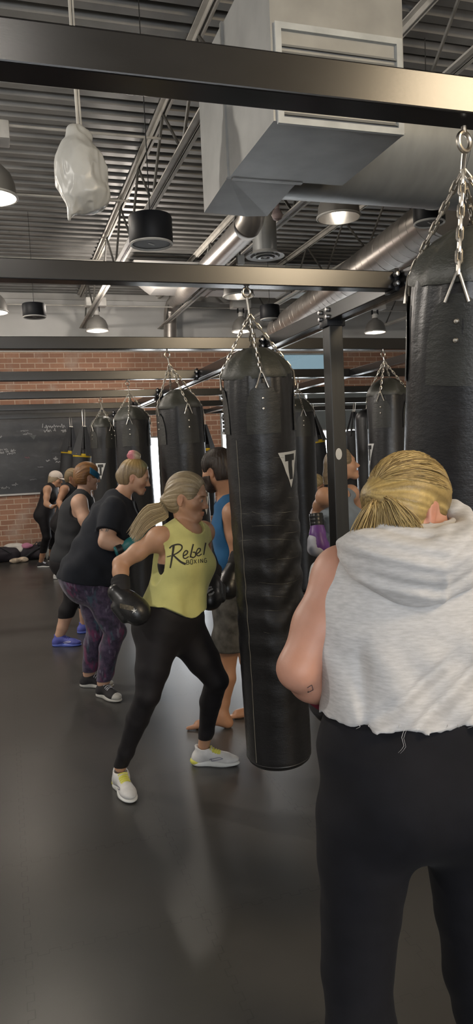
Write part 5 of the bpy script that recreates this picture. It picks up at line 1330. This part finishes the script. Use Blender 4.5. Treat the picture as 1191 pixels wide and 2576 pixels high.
# ----- woman with the pink bun, black tee and purple leggings
def bun_woman():
    Y = 5.14; A = lambda x, y, d=0: at(x, y, Y+d)
    root = mk_person('woman in a black tee and purple patterned leggings with a pink hair bun', on_floor(250, 1742))
    J = Jt(pel=A(228, 1442), chest=A(287, 1315), neck=A(303, 1246), RS=A(285, 1282, -.15), LS=A(318, 1278, .17), RE=A(267, 1362, -.24), RW=A(318, 1376, -.30), LE=A(338, 1350, .20), LW=A(352, 1372, .02),
           RH=A(236, 1458, -.08), LH=A(226, 1456, .11), RK=A(290, 1588, -.10), LK=A(246, 1585, .16), RA=A(260, 1716, -.02), LA=A(223, 1692, .27), head_lo=A(322, 1226))
    J['RA'][2] = .10; J['LA'][2] = .09
    B = body_prims(J, dict(hipw=.190, hipd=.165, waw=.175, wad=.155, chw=.165, chd=.145, shw=.13, shd=.09, neck=.055, arm=.062, elb=.050, fore=.050, wri=.032, thi=.104, kne=.072, cal=.064, ank=.044, bust=.075, glute=.110, delt=.062, belly=.09))
    hc = A(340, 1200, .0); M = frame(facing(92, -16)); s = 1.02
    body_mesh(root, B, J, hc, M, s, M_skin3, .0055, skin_color(hc, M, s, brow=(.45, .33, .25), cheek=.2)); eyes(root, hc, M, s)
    def cols(q, base):
        t = np.clip((q[:, 2]-.055)/.04, 0, 1)*np.clip((.085-q[:, 1])/.05, 0, 1); g = np.clip((q[:, 1]-.01)/.03, 0, 1)*np.clip((q[:, 2]-.07)/.02, 0, 1)
        base = base*(1-t[:, None]*.7)+np.array((.42, .28, .10))*t[:, None]*.7; return base*(1-g[:, None]*.6)+np.array((.16, .22, .14))*g[:, None]*.6
    kn = hc+M@(V3(0, -.035, .135)*s)
    hair_cap(root, hc, M, s, (0, -.02, .13), ((.14, .10, .06), (.30, .22, .12), cols), M_hair, h=.0055, thick=.010, nape=-.085, face=(0, .125, -.014, .086, .086, .116), extra=[Ell(hc+M@(V3(0, -.100, -.012)*s), (.034, .036, .042), None, .02)])
    P = [Ell(kn, (.046, .042, .034), None, .02), Ell(kn+UP*.018-RT*.014, (.034, .034, .026), None, .02)]; ff = field(P)
    V, F = surf(lambda p: ff(p)+.003*np.sin((p-kn)@V3(60, 90, 130)), *bounds(P), .004, 1)
    q = (V-kn)@RT; m_ = np.clip((q+.012)/.03, 0, 1)[:, None]
    mesh_np('hair_bun', V, F, M_hair, root, True, np.array((.58, .20, .24))*(1-m_)+np.array((.50, .42, .30))*m_)
    fc, rc = B['fc'], B['rc']; Mx_ = np.stack([rc, fc, np.cross(rc, fc)], 1)
    sl = []
    for q in 'RL':
        m = J[q+'S']*.38+J[q+'E']*.62; sl += [Cone(J[q+'S'], m, .070, .074, .05)]
    dn = nrm(J['RE']-J['RS']); low = J['pel']-B['up']*.03
    T = B['T']+[Sect(J['chest'], low, .175, .165, .205, .180, rc, B['rp'], .06)]+sl
    def fold(P):
        q = P-low; return .006*np.sin((q@B['up'])*40+(q@fc)*18)+.004*np.sin((q@rc)*50)
    slv = []
    for q in 'RL':
        d_ = nrm(J[q+'E']-J[q+'S']); m = J[q+'S']+d_*.165
        slv.append(([Cone(J[q+'S'], m+d_*.03, .076, .080, .04)], plane(m, d_)))
    tee('t_shirt', root, B['T']+[Sect(J['chest'], low, .178, .165, .205, .185, rc, B['rp'], .06)], slv, .006, M_navy, plane(low-B['up']*.03, -(UP*.93+B['fp']*.20)), [Ell(J['neck']+fc*.05+UP*.03, (.075, .085, .06), Mx_, .015)], .004, fold, seed=11)
    wear('leggings', root, B['L']+[p for p in B['T'] if p.c[2] < J['pel'][2]+.14], .006, .006, M_pattern, [above(.115), below(J['pel'][2]+.16)], (), .002, 9, seed=1)
    glove(root, J['RW'], A(352, 1362, -.30)-J['RW'], nrm(TC*.9+UP*.3), M_teal, M_teal, .86, 1, .006, strap=M_gl_blk); glove(root, J['LW'], RT*.6+UP*.5, -TC, M_teal, M_teal, .86, -1, .007)
    bd = [o for o in root.children if o.name.startswith('body')][0]
    v = nrm(ray(262, 1325)); pl = []
    for i in range(26):
        a, r = rng.uniform(0, 6.28), .030*math.sqrt(rng.random()); pl += stroke_quads([(r*math.cos(a), r*math.sin(a)), (r*math.cos(a)+.012*math.cos(i), r*math.sin(a)+.012*math.sin(i*2.1))], .006, .003, n=9)
    decal(bd, V3(0, 0, CH)+ray(266, 1326)*4., RT, UP, v, pl, pbr('faded_tattoo_ink', (.13, .12, .11), .6), 'tattoo', bd, .001)
    for an, toe in ((J['RA'], on_floor(318, 1764)-on_floor(245, 1738)), (J['LA'], RT*.9+TC*.25)):
        shoe(root, an, toe, .268, M_canvas, M_rubber, M_canvas, M_whgl, captoe=M_rubber, h=.0055, wid=1.05)
    return root
bun_woman()

# ----- woman with the blue headband
def headband_woman():
    Y = 6.85; A = lambda x, y, d=0: at(x, y, Y+d)
    root = mk_person('red-haired woman in a black racerback tank with blue headband and blue shoes', on_floor(170, 1625))
    J = Jt(pel=A(186, 1402), chest=A(196, 1292), neck=A(212, 1238), RS=A(200, 1264, -.17), LS=A(217, 1258, .18), RE=A(226, 1340, -.28), RW=A(252, 1345, -.20), LE=A(240, 1320, .22), LW=A(258, 1330, .05),
           RH=A(182, 1418, -.10), LH=A(196, 1416, .10), RK=A(186, 1500, -.14), LK=A(204, 1500, .18), RA=A(152, 1601, -.19), LA=A(214, 1575, .32), head_lo=A(217, 1222))
    J['RA'] = V3(*on_floor(152, 1625)[:2], .10); J['LA'] = V3(*on_floor(214, 1592)[:2], .10); J['RK'] = J['RH']*.5+J['RA']*.5+V3(.06, -.02, .0); J['LK'] = J['LH']*.5+J['LA']*.5+V3(.06, .03, 0)
    B = body_prims(J, dict(hipw=.185, hipd=.165, waw=.165, wad=.145, chw=.165, chd=.135, shw=.135, shd=.085, neck=.058, arm=.060, elb=.046, fore=.046, wri=.032, thi=.105, kne=.075, cal=.070, ank=.043, bust=.075, glute=.115, delt=.064))
    hc = A(221, 1200); M = frame(facing(118, -6)); s = 1.03
    body_mesh(root, B, J, hc, M, s, M_skin3, .0065, skin_color(hc, M, s)); eyes(root, hc, M, s)
    hair_cap(root, hc, M, s, (0, -.118, -.02), ((.10, .045, .016), (.26, .125, .045)), M_hair, h=.006, thick=.018, nape=-.070, face=(0, .130, -.048, .085, .085, .110), ears=True)
    fb = field([Ell(hc+M@(V3(0, -.012, .032)*s), (np.array((.076, .098, .088))+.0215)*s, M, .02)])
    lo, hi = hc-.15, hc+.15
    nb = M@nrm(V3(0, .55, 1.))
    V, F = surf(lambda P: np.maximum(np.maximum(fb(P), -(fb(P)+.012)), np.maximum(np.abs((P-hc)@nb-.048*s)-.027, -.012-((P-hc)@M)[:, 1])), lo, hi, .005, 1)
    mesh_np('headband', V, F, M_band, root)
    fc, rc = B['fc'], B['rc']; Mx_ = np.stack([rc, fc, np.cross(rc, fc)], 1)
    cut = [Ell(J[q+'S']+rc*sg*.055-UP*.045, (.070, .095, .12), Mx_, .02) for q, sg in (('R', 1), ('L', -1))]+[Ell(J['neck']+UP*.03+fc*.05, (.075, .10, .06), Mx_, .01)]
    low = J['pel']-UP*.02
    wear('tank_top', root, B['T']+[Sect(J['chest'], low, .168, .150, .195, .178, rc, B['rp'], .06)], .009, .0065, M_tank, [above(low[2]-.035)], cut, .004, 7., seed=5, fnadd=lambda P: .005*np.sin(P[:, 2]*48+((P-low)@rc)*20)*np.clip((J['chest'][2]-P[:, 2])/.2, 0, 1))
    wear('leggings', root, B['L']+[p for p in B['T'] if p.c[2] < J['pel'][2]+.14], .006, .007, M_blk, [above(.255), below(J['pel'][2]+.10)], (), .002, 9)
    glove(root, J['RW'], RT+UP*.2, TC, M_gl_blk, M_cuff, .9, 1, .008); glove(root, J['LW'], RT, -TC, M_gl_blk, M_cuff, .9, -1, .008)
    for an, toe in ((J['RA'], RT*1.0+TC*.12), (J['LA'], RT*.9-TC*.1)):
        up, so, Lc, Ms, k = shoe(root, an, toe, .275, M_blueshoe, M_bluesole, M_blueshoe, M_blueshoe, h=.006)
        mk = [q for pts in ([(.0, .0), (.05, .010), (.075, .006)], [(.01, -.010), (.05, .0), (.075, .006)]) for q in stroke_quads(pts, .005, .003, n=14)]
        decal(up, Lc(0, .035, .040)+TC*.3, Ms[:, 1], UP, -TC, mk, M_whgl, 'side_mark', up, .002)
headband_woman()

# ----- woman in the cream cap, far back
def cap_woman():
    Y = 11.9; A = lambda x, y, d=0: at(x, y, Y+d)
    root = mk_person('woman in a cream cap, black racerback top and cropped black leggings before the brick wall', on_floor(104, 1428))
    J = Jt(pel=A(113, 1290), chest=A(124, 1244), neck=A(132, 1220), RS=A(119, 1231, -.15), LS=A(138, 1229, .16), RE=A(116, 1268, -.22), RW=A(131, 1275, -.30), LE=A(146, 1262, .20), LW=A(144, 1273, -.06),
           RH=A(110, 1300, -.09), LH=A(117, 1299, .09), RK=A(118, 1350, -.12), LK=A(134, 1348, .12), RA=A(104, 1416, .0), LA=A(131, 1398, .5), head_lo=A(136, 1213))
    J['RA'] = V3(*on_floor(104, 1427)[:2], .09); J['LA'] = V3(*on_floor(130, 1412)[:2], .09)
    B = body_prims(J, dict(hipw=.155, hipd=.125, waw=.135, wad=.11, chw=.145, chd=.115, shw=.115, shd=.075, arm=.048, fore=.042, thi=.086, kne=.060, cal=.056, ank=.037, glute=.08))
    hc = A(141, 1206); M = frame(facing(85, -10)); s = 1.0
    hd = hand_prims(J['RW'], RT*.8+UP*.2, -UP*.3+LV, 1., 1.3, 1) if False else hand_prims(J['RW'], nrm(RT*.9+UP*.3), nrm(-UP+TC*.2), 1., 1.3, 1)+hand_prims(J['LW'], nrm(RT*.8+UP*.3), nrm(-UP), 1., 1.3, -1)
    body_mesh(root, B, J, hc, M, s, M_skin1, .008, skin_color(hc, M, s), hands=hd); eyes(root, hc, M, s)
    hair_cap(root, hc, M, s, (0, -.10, -.06), ((.25, .19, .12), (.45, .36, .24)), M_hair, h=.008, thick=.012, nape=-.125, face=(0, .115, -.050, .080, .085, .12), ears=False, extra=[Ell(hc+M@V3(0, -.07, -.07), (.05, .04, .06), None, .03)])
    P = [Ell(hc+M@(V3(0, -.010, .045)*s), np.array((.090, .112, .095)), M, .01)]; f0 = field(P); nb = M@nrm(V3(0, -.12, 1)); fb = field([Ell(hc+M@V3(0, .085, .035), (.075, .085, .09), M, .01)])
    V, F = surf(lambda Q: np.minimum(np.maximum(f0(Q), .034-(Q-hc)@nb), np.maximum(np.maximum(fb(Q), np.abs((Q-hc)@(M@nrm(V3(0, .25, 1)))-.048)-.005), -f0(Q)-.02)), hc-.2, hc+.2, .006, 1)
    mesh_np('cap', V, F, M_cap, root)
    fc, rc = B['fc'], B['rc']; Mx_ = np.stack([rc, fc, np.cross(rc, fc)], 1)
    cut = [Ell(J[q+'S']+rc*sg*.045-UP*.03, (.06, .08, .10), Mx_, .02) for q, sg in (('R', 1), ('L', -1))]+[Ell(J['neck']+UP*.03+fc*.04, (.065, .08, .055), Mx_, .01)]
    wear('tank_top', root, B['T'], .010, .008, M_blk, [above(J['pel'][2]+.02)], cut, .003, 8.)
    wear('leggings', root, B['L']+[p for p in B['T'] if p.c[2] < J['pel'][2]+.14], .007, .008, M_blk, [above(.24), below(J['pel'][2]+.12)])
    for q in (('R', J['RW'], J['RE']), ('L', J['LW'], J['LE'])): MB().tube([q[1]*.75+q[2]*.25, q[1]], .034, 16).build('hand_wrap', M_whgl, root)
    for an, t in ((J['RA'], RT+TC*.2), (J['LA'], RT)): shoe(root, an, t, .25, M_canvas, M_shoe_sole, M_whgl, M_whgl, h=.008)
cap_woman()
# ----- person partly hidden between the two
def hidden_woman():
    Y = 10.5; A = lambda x, y, d=0: at(x, y, Y+d)
    root = mk_person('person in a grey top and black shorts half hidden behind the red-haired woman', on_floor(150, 1456))
    J = Jt(pel=A(160, 1310), chest=A(170, 1252), neck=A(178, 1221), RS=A(162, 1231, -.15), LS=A(190, 1230, .15), RE=A(149, 1262, -.2), RW=A(156, 1283, -.3), LE=A(184, 1262, .20), LW=A(180, 1276, .0),
           RH=A(156, 1322, -.09), LH=A(166, 1320, .09), RK=A(160, 1388, -.14), LK=A(172, 1385, .12), RA=A(145, 1445), LA=A(175, 1430), head_lo=A(181, 1213))
    J['RA'] = V3(*on_floor(146, 1456)[:2], .09); J['LA'] = V3(*on_floor(176, 1440)[:2], .09)
    B = body_prims(J, dict(bust=.05))
    hc = A(184, 1201); M = frame(facing(80, -6)); s = 1.02
    hd = hand_prims(J['RW'], nrm(RT*.7-UP*.2+TC*.3), nrm(-RT*.2-UP), 1.05, 1.3, 1)+hand_prims(J['LW'], RT, -UP, 1.05, 1.3, -1)
    body_mesh(root, B, J, hc, M, s, M_skin4, .008, skin_color(hc, M, s), hands=hd); eyes(root, hc, M, s)
    hair_cap(root, hc, M, s, (0, -.10, .04), ((.22, .15, .08), (.38, .28, .16)), M_hair, h=.008, thick=.010, nape=-.08)
    fc, rc = B['fc'], B['rc']; Mx_ = np.stack([rc, fc, np.cross(rc, fc)], 1)
    cut = [Ell(J[q+'S']+rc*sg*.05-UP*.03, (.06, .08, .10), Mx_, .02) for q, sg in (('R', 1), ('L', -1))]+[Ell(J['neck']+UP*.03+fc*.04, (.065, .08, .055), Mx_, .01)]
    wear('tank_top', root, B['T'], .012, .008, M_tank, [above(J['pel'][2]+.0)], cut, .003, 8.)
    wear('shorts', root, B['L']+[p for p in B['T'] if p.c[2] < J['pel'][2]+.14], .014, .008, M_blk, [above(.52), below(J['pel'][2]+.12)])
    for an, t in ((J['RA'], RT+TC*.3), (J['LA'], RT)): 
        MB().tube([V3(an[0], an[1], .09), V3(an[0]+.01, an[1], .22)], [.042, .048], 20).build('sock', M_whgl, root)
        shoe(root, an, t, .26, M_shoe_w, M_shoe_sole, None, M_whgl, h=.008)
hidden_woman()

# ----- bearded man in the blue tank
def blue_man():
    Y = 4.30; A = lambda x, y, d=0: at(x, y, Y+d)
    root = mk_person('bearded man in a blue tank and grey shorts, barefoot behind the middle heavy bag', on_floor(560, 1832))
    J = Jt(pel=A(590, 1500), chest=A(592, 1330), neck=A(578, 1252), LS=A(590, 1292, -.14), RS=A(590, 1285, .22), LE=A(598, 1402, -.16), LW=A(588, 1432, -.26), RE=A(556, 1395, .20), RW=A(540, 1402, .0),
           LH=A(590, 1530, -.09), RH=A(602, 1530, .10), LK=A(572, 1665, -.06), RK=A(625, 1660, .14), LA=A(558, 1800, .0), RA=A(650, 1790, .3), head_lo=A(565, 1228))
    J['LA'] = V3(*on_floor(560, 1830)[:2], .085); J['RA'] = V3(*on_floor(655, 1800)[:2], .085)
    B = body_prims(J, dict(hipw=.160, hipd=.12, waw=.148, wad=.11, chw=.168, chd=.125, shw=.145, shd=.09, neck=.062, arm=.050, elb=.042, fore=.044, wri=.031, thi=.085, kne=.056, cal=.056, ank=.036, bust=0, glute=.09, delt=.062))
    hc = A(549, 1184); M = frame(facing(-128, -6)); s = 1.05
    ft = foot_prims(J['LA'], -RT*1.0-TC*.05, .27)+foot_prims(J['RA'], -RT*.9+TC*.1, .27)
    body_mesh(root, B, J, hc, M, s, M_skin4, .005, skin_color(hc, M, s, brow=(.2, .13, .1), beard=(.13, .08, .06)), feet=ft, headk=dict(nose=1.1, jaw=1.08)); eyes(root, hc, M, s)
    hair_cap(root, hc, M, s, (0, -.02, .12), ((.018, .013, .011), (.05, .035, .028)), M_hair, h=.0055, thick=.016, nape=-.060, face=(0, .128, -.052, .084, .086, .115), ridge=.003, freq=50)
    # beard
    fj = field(inflate(head_prims(hc, M, s, 1.08), .007)); 
    V, F = surf(lambda P: np.maximum(np.maximum(fj(P)+.0015*np.sin(P@V3(330, 270, 90)), ((P-hc)@M)[:, 2]+.050*s-.35*np.abs(((P-hc)@M)[:, 0])), np.maximum(.004*s-((P-hc)@M)[:, 1], -.125*s-((P-hc)@M)[:, 2])), hc-.2, hc+.2, .005, 1)
    mesh_np('beard', V, F, pbr('beard_hair', (.030, .018, .013), .7, 0, .3, 60, .3, 200), root)
    fc, rc = B['fc'], B['rc']; Mx_ = np.stack([rc, fc, np.cross(rc, fc)], 1)
    cut = [Ell(J[q+'S']+rc*sg*.040-UP*.085, (.075, .075, .150), Mx_, .02) for q, sg in (('R', 1), ('L', -1))]+[Ell(J['neck']+UP*.02+fc*.04, (.07, .09, .065), Mx_, .01)]
    low = J['pel']+UP*.05
    wear('tank_top', root, B['T'], .014, .006, M_blue, [lambda P: low[2]+.16-.55*np.clip(((P-low)@RT)*-1+.02, -.3, .25)-P[:, 2] if False else low[2]-P[:, 2]], cut, .004, 7., seed=6)
    wear('shorts', root, inflate(B['L'], .012)+[p for p in B['T'] if p.c[2] < J['pel'][2]+.14], .018, .007, M_short, [above(J['LK'][2]+.075), below(J['pel'][2]+.09)], (), .008, 6., seed=9, kk=.06)
    glove(root, J['LW'], A(574, 1478, -.30)-J['LW'], TC, M_gl_blk, M_cuff, 1.05, -1, .006); glove(root, J['RW'], A(534, 1432, -.05)-J['RW'], UP, M_gl_blk, M_cuff, 1.05, 1, .007)
    MB().lathe([(.046, -.012), (.048, 0), (.046, .012)], J['LW']*.9+J['LE']*.1, 24, axis=nrm(J['LW']-J['LE']), cap=False).build('gold_trim', pbr('gold_trim_leather', (.42, .30, .12), .4), root)
blue_man()

# ----- woman behind the post, chin up, with purple gloves
def post_woman():
    Y = 4.52; A = lambda x, y, d=0: at(x, y, Y+d)
    root = mk_person('woman behind the black post in a grey-blue tank with purple and white boxing gloves', V3(at(850, 1500, Y)[0], Y, 0))
    J = Jt(pel=A(852, 1440), chest=A(852, 1300), neck=A(850, 1232), RS=A(818, 1248, -.10), LS=A(882, 1240, .14), RE=A(798, 1290, -.12), RW=A(800, 1318, -.16), LE=A(905, 1300, .28), LW=A(900, 1312, .10),
           RH=A(838, 1465, -.06), LH=A(868, 1465, .08), RK=A(832, 1610, -.10), LK=A(880, 1605, .10), RA=A(815, 1760), LA=A(890, 1750, .2), head_lo=A(858, 1215))
    # the near arm hangs with its elbow behind her
    J['RE'] = A(796, 1292, .10); J['RW'] = A(799, 1322, -.12)
    J['RA'] = V3(J['RK'][0]-.05, J['RK'][1], .09); J['LA'] = V3(J['LK'][0]+.02, J['LK'][1]+.1, .09)
    B = body_prims(J, dict(hipw=.155, waw=.125, chw=.14, shw=.11, shd=.07, neck=.047, arm=.046, bust=.055, delt=.052))
    hc = A(862, 1172); M = frame(facing(96, 16)); s = 1.0
    body_mesh(root, B, J, hc, M, s, M_skin1, .0055, skin_color(hc, M, s, cheek=.18)); eyes(root, hc, M, s)
    kn = hc+M@V3(0, -.115, -.02)
    hair_cap(root, hc, M, s, (0, -.118, -.02), ((.12, .085, .05), (.28, .21, .13)), M_hair, h=.0055, thick=.010, nape=-.085, face=(0, .125, -.014, .084, .086, .116), extra=[Ell(kn, (.03, .03, .05), None, .02), Ell(kn-UP*.06, (.026, .026, .06), None, .03)])
    fc, rc = B['fc'], B['rc']; Mx_ = np.stack([rc, fc, np.cross(rc, fc)], 1)
    cut = [Ell(J[q+'S']+rc*sg*.055-UP*.045, (.062, .075, .11), Mx_, .02) for q, sg in (('R', 1), ('L', -1))]+[Ell(J['neck']+UP*.02+fc*.05, (.065, .09, .075), Mx_, .01)]
    wear('tank_top', root, B['T'], .012, .006, M_greyt, [above(J['pel'][2]-.02)], cut, .004, 7., seed=13, fnadd=lambda P: .004*np.sin(P[:, 2]*60))
    wear('leggings', root, B['L']+[p for p in B['T'] if p.c[2] < J['pel'][2]+.14], .006, .007, M_blk, [above(.14), below(J['pel'][2]+.12)])
    g = glove(root, J['RW']+V3(0, 0, -.02), A(806, 1400, -.16)-J['RW'], -RT*.9+TC*.3, M_purp, M_gl_blk, 1.05, 1, .005)
    # white panel on the back of the glove
    d = nrm(A(806, 1400, -.16)-J['RW']); n = nrm(-RT-d*np.dot(-RT, d)); w = J['RW']+V3(0, 0, -.02)
    P = [Ell(w+d*.079+n*.010, (.062, .062, .062), None, .03), Ell(w+d*.13+n*.012-UP*.004, (.066, .066, .050), None, .03)]; f0 = field(P)
    V, F = surf(lambda Q: np.maximum(f0(Q), np.minimum(.018-(Q-w)@n, .128-(Q-w)@d)), *bounds(P), .005, 1); mesh_np('white_panel', V, F, M_whgl, g)
    glove(root, J['LW'], A(905, 1335, .0)-J['LW'], RT, M_purp, M_gl_blk, .95, -1, .006)
    for an in (J['RA'], J['LA']): shoe(root, an, RT, .25, M_canvas, M_shoe_sole, None, None, h=.008)
post_woman()

# ----- person seen as a sliver between the bags
def sliver_person():
    Y = 7.75; A = lambda x, y, d=0: at(x, y, Y+d)
    root = mk_person('blond person bending down, just a face visible between middle bags and black post', V3(at(795, 1400, Y)[0], Y, 0))
    J = Jt(pel=A(770, 1390, .1), chest=A(786, 1302), neck=A(790, 1262), RS=A(764, 1274, -.1), LS=A(806, 1274, .1), RE=A(758, 1325, -.1), RW=A(770, 1345, -.25), LE=A(812, 1325, .12), LW=A(806, 1350, -.1),
           RH=A(762, 1405), LH=A(782, 1405, .1), RK=A(760, 1480, -.1), LK=A(790, 1480, .05), RA=A(755, 1560), LA=A(795, 1560, .1), head_lo=A(793, 1246))
    J['RA'][2] = .09; J['LA'][2] = .09
    B = body_prims(J, {}); hc = A(794, 1222); M = frame(facing(58, -22)); s = 1.05
    body_mesh(root, B, J, hc, M, s, M_skin4, .007, skin_color(hc, M, s)); eyes(root, hc, M, s)
    hair_cap(root, hc, M, s, (0, -.118, .0), ((.26, .19, .09), (.48, .37, .19)), M_hair, h=.007, thick=.012, nape=-.08)
    wear('t_shirt', root, B['T']+[p for p in B['A'][:3]]+B['A'][5:8], .012, .008, M_tank, [above(J['pel'][2]-.03)], [], .003, 8.)
    wear('leggings', root, B['L']+[p for p in B['T'] if p.c[2] < J['pel'][2]+.14], .007, .008, M_blk, [above(.13), below(J['pel'][2]+.12)])
    for q, sd in (('R', 1), ('L', -1)): glove(root, J[q+'W'], nrm(J[q+'W']-J[q+'E']), UP, M_gl_blk, M_cuff, 1., sd, .008)
    for an in (J['RA'], J['LA']): shoe(root, an, RT, .26, M_canvas, M_shoe_sole, None, None, h=.008)
sliver_person()

# ----- bags and clothes left on the floor by the wall
M_bagcloth = cloth('dark_bag_nylon', (.028, .024, .030), .7); M_pinkcloth = cloth('pink_cloth', (.42, .17, .26), .8); M_whcloth = cloth('white_towel', (.55, .52, .48), .9); M_clear = pbr('clear_plastic_tub', (.22, .22, .20), .3, 0, .2, 20, .2, 30)
def blob(name, label, cat, prims, mat, wr=.012, h=.008, sc=9., parts=()):
    lo, hi = bounds(prims, .03); f0 = field(prims); V, F = surf(lambda P: np.maximum(f0(P)+wr*vnoise(P, sc), -P[:, 2]+.002), lo, hi, h, 1)
    if not parts:
        return tag(mesh_np(name, V, F, mat), label, cat)
    c = prims[0].c; o = thing(name, label, cat, V3(c[0], c[1], 0)); b = mesh_np('bag_shell', V, F, mat, o)
    for nm, pts, r, m in parts: MB().tube(pts, r, 8).build(nm, m, o)
    return o
g = on_floor(20, 1418); a = lambda x, y, z: V3(g[0]+x, g[1]+y, z)
blob('gym_bag', 'dark gym bag lying at far left by the brick wall', 'bag', [Cone(a(-.32, .25, .13), a(.10, .25, .13), .13, .13, .05)], M_bagcloth, parts=(('strap', [a(-.28, .1, .15), a(-.1, .02, .28), a(.06, .1, .16)], .014, M_nylon),))
blob('backpack', 'dark backpack slumped beside the white towel at the wall', 'bag', [Cone(a(.30, .30, .12), a(.62, .34, .11), .14, .12, .05), Ell(a(.5, .22, .10), (.12, .10, .09), None, .04)], M_bagcloth, parts=(('strap', [a(.28, .15, .06), a(.42, .12, .16), a(.56, .2, .22)], .016, M_tank), ('handle', [a(.45, .3, .24), a(.5, .3, .30), a(.55, .3, .24)], .010, M_nylon)))
blob('towel', 'white towel draped over the dark bags by the brick wall', 'towel', [Ell(a(.12, .30, .26), (.17, .10, .045), None, .03), Ell(a(.22, .24, .20), (.07, .06, .06), None, .04)], M_whcloth, .014, .008, 12)
blob('pink_shirt', 'folded pink cloth lying on top of the bags', 'clothing', [Ell(a(.34, .24, .25), (.10, .07, .05), None, .03)], M_pinkcloth, .012, .007, 14)
blob('grey_shirt', 'rumpled grey cloth on the backpack at the wall', 'clothing', [Ell(a(.62, .30, .25), (.12, .09, .05), None, .03), Ell(a(.70, .26, .30), (.05, .05, .04), None, .03)], M_tank, .014, .007, 14)
blob('shoe_pair', 'small white and orange trainers in front of the dark bags', 'shoes', [Ell(a(.12, -.02, .045), (.10, .045, .045), None, .03), Ell(a(.24, .02, .045), (.10, .04, .05), None, .03)], pbr('white_orange_mesh', (.45, .36, .27), .6, 0, .5, 14), .008, .006, 16)
g2 = on_floor(122, 1408)
tb = thing('plastic_tub', 'clear plastic tub on the floor behind the woman in the cream cap', 'tub', V3(g2[0]+.1, g2[1]+.1, 0))
MB().box((g2[0]-.04, g2[1]-.05, .0), (g2[0]+.34, g2[1]+.22, .21), .03).build('tub_body', M_clear, tb); MB().box((g2[0]-.06, g2[1]-.07, .21), (g2[0]+.36, g2[1]+.24, .235), .01).build('lid', M_whgl, tb)
# ------------------------------------------------------------------ light, world, camera
W = bpy.data.worlds.new('day'); bpy.context.scene.world = W; W.use_nodes = True
W.node_tree.nodes['Background'].inputs[0].default_value = (.90, .95, 1, 1); W.node_tree.nodes['Background'].inputs[1].default_value = 12.0
def lamp(name, kind, loc, power, col=(1, 1, 1), **kw):
    L = bpy.data.lights.new(name, kind); L.energy = power; L.color = col
    for k, v in kw.items(): setattr(L, k, v)
    o = bpy.data.objects.new(name, L); C.objects.link(o); o.location = loc; return o
for (c, p) in LAMPS:
    lamp('lamp_and_fill_light', 'POINT', c, p, (1, .90, .78), shadow_soft_size=.06)
# lights without fixtures: back-left and warm right ones inferred, the rest added as fill
for x, y, p, col, rd_ in ((.0, -1.4, 40, (1, .93, .84), .15), (-3.0, 2.4, 190, (1, .95, .88), .10), (3.1, -1.2, 470, (1, .79, .52), .5), (-2.4, 6.6, 380, (1, .92, .82), .06), (5.6, 3.4, 90, (1, .9, .8), .12), (-2.8, 10.5, 160, (1, .92, .82), .12), (1.9, 10.6, 120, (1, .90, .8), .12)):
    lamp('lamp_and_fill_light', 'POINT', (x, y, 3.9), p, col, shadow_soft_size=rd_)
for a in op:
    x0, x1, z0, z1 = a
    o = lamp('window_portal', 'AREA', ((x0+x1)/2, YW+.25, (z0+z1)/2), 1, shape='RECTANGLE', size=x1-x0, size_y=z1-z0)
    o.rotation_euler = (-PI/2, 0, 0); o.data.cycles.is_portal = True
o = lamp('window_portal', 'AREA', ((FW[0]+FW[1])/2, Y0-.2, (FW[2]+FW[3])/2), 1, shape='RECTANGLE', size=FW[1]-FW[0], size_y=FW[3]-FW[2])
o.rotation_euler = (PI/2, 0, 0); o.data.cycles.is_portal = True
cam = bpy.data.cameras.new('camera'); co = bpy.data.objects.new('camera', cam); C.objects.link(co)
cam.sensor_fit = 'VERTICAL'; cam.sensor_height = 36; cam.lens = CF/2576*36; cam.clip_start = .05
Mx = Matrix(((CR[0], CU[0], -CD[0], 0), (CR[1], CU[1], -CD[1], 0), (CR[2], CU[2], -CD[2], CH), (0, 0, 0, 1)))
co.matrix_world = Mx
sc = bpy.context.scene; sc.camera = co
sc.view_settings.view_transform = 'Standard'; sc.view_settings.look = 'None'; sc.view_settings.gamma = 1; sc.view_settings.use_curve_mapping = False
sc.view_settings.exposure = -0.2
sc.cycles.use_denoising = True; sc.cycles.max_bounces = 6; sc.cycles.diffuse_bounces = 3; sc.cycles.glossy_bounces = 3; sc.cycles.transparent_max_bounces = 6
sc.cycles.sample_clamp_indirect = 6; sc.cycles.caustics_reflective = False; sc.cycles.caustics_refractive = False
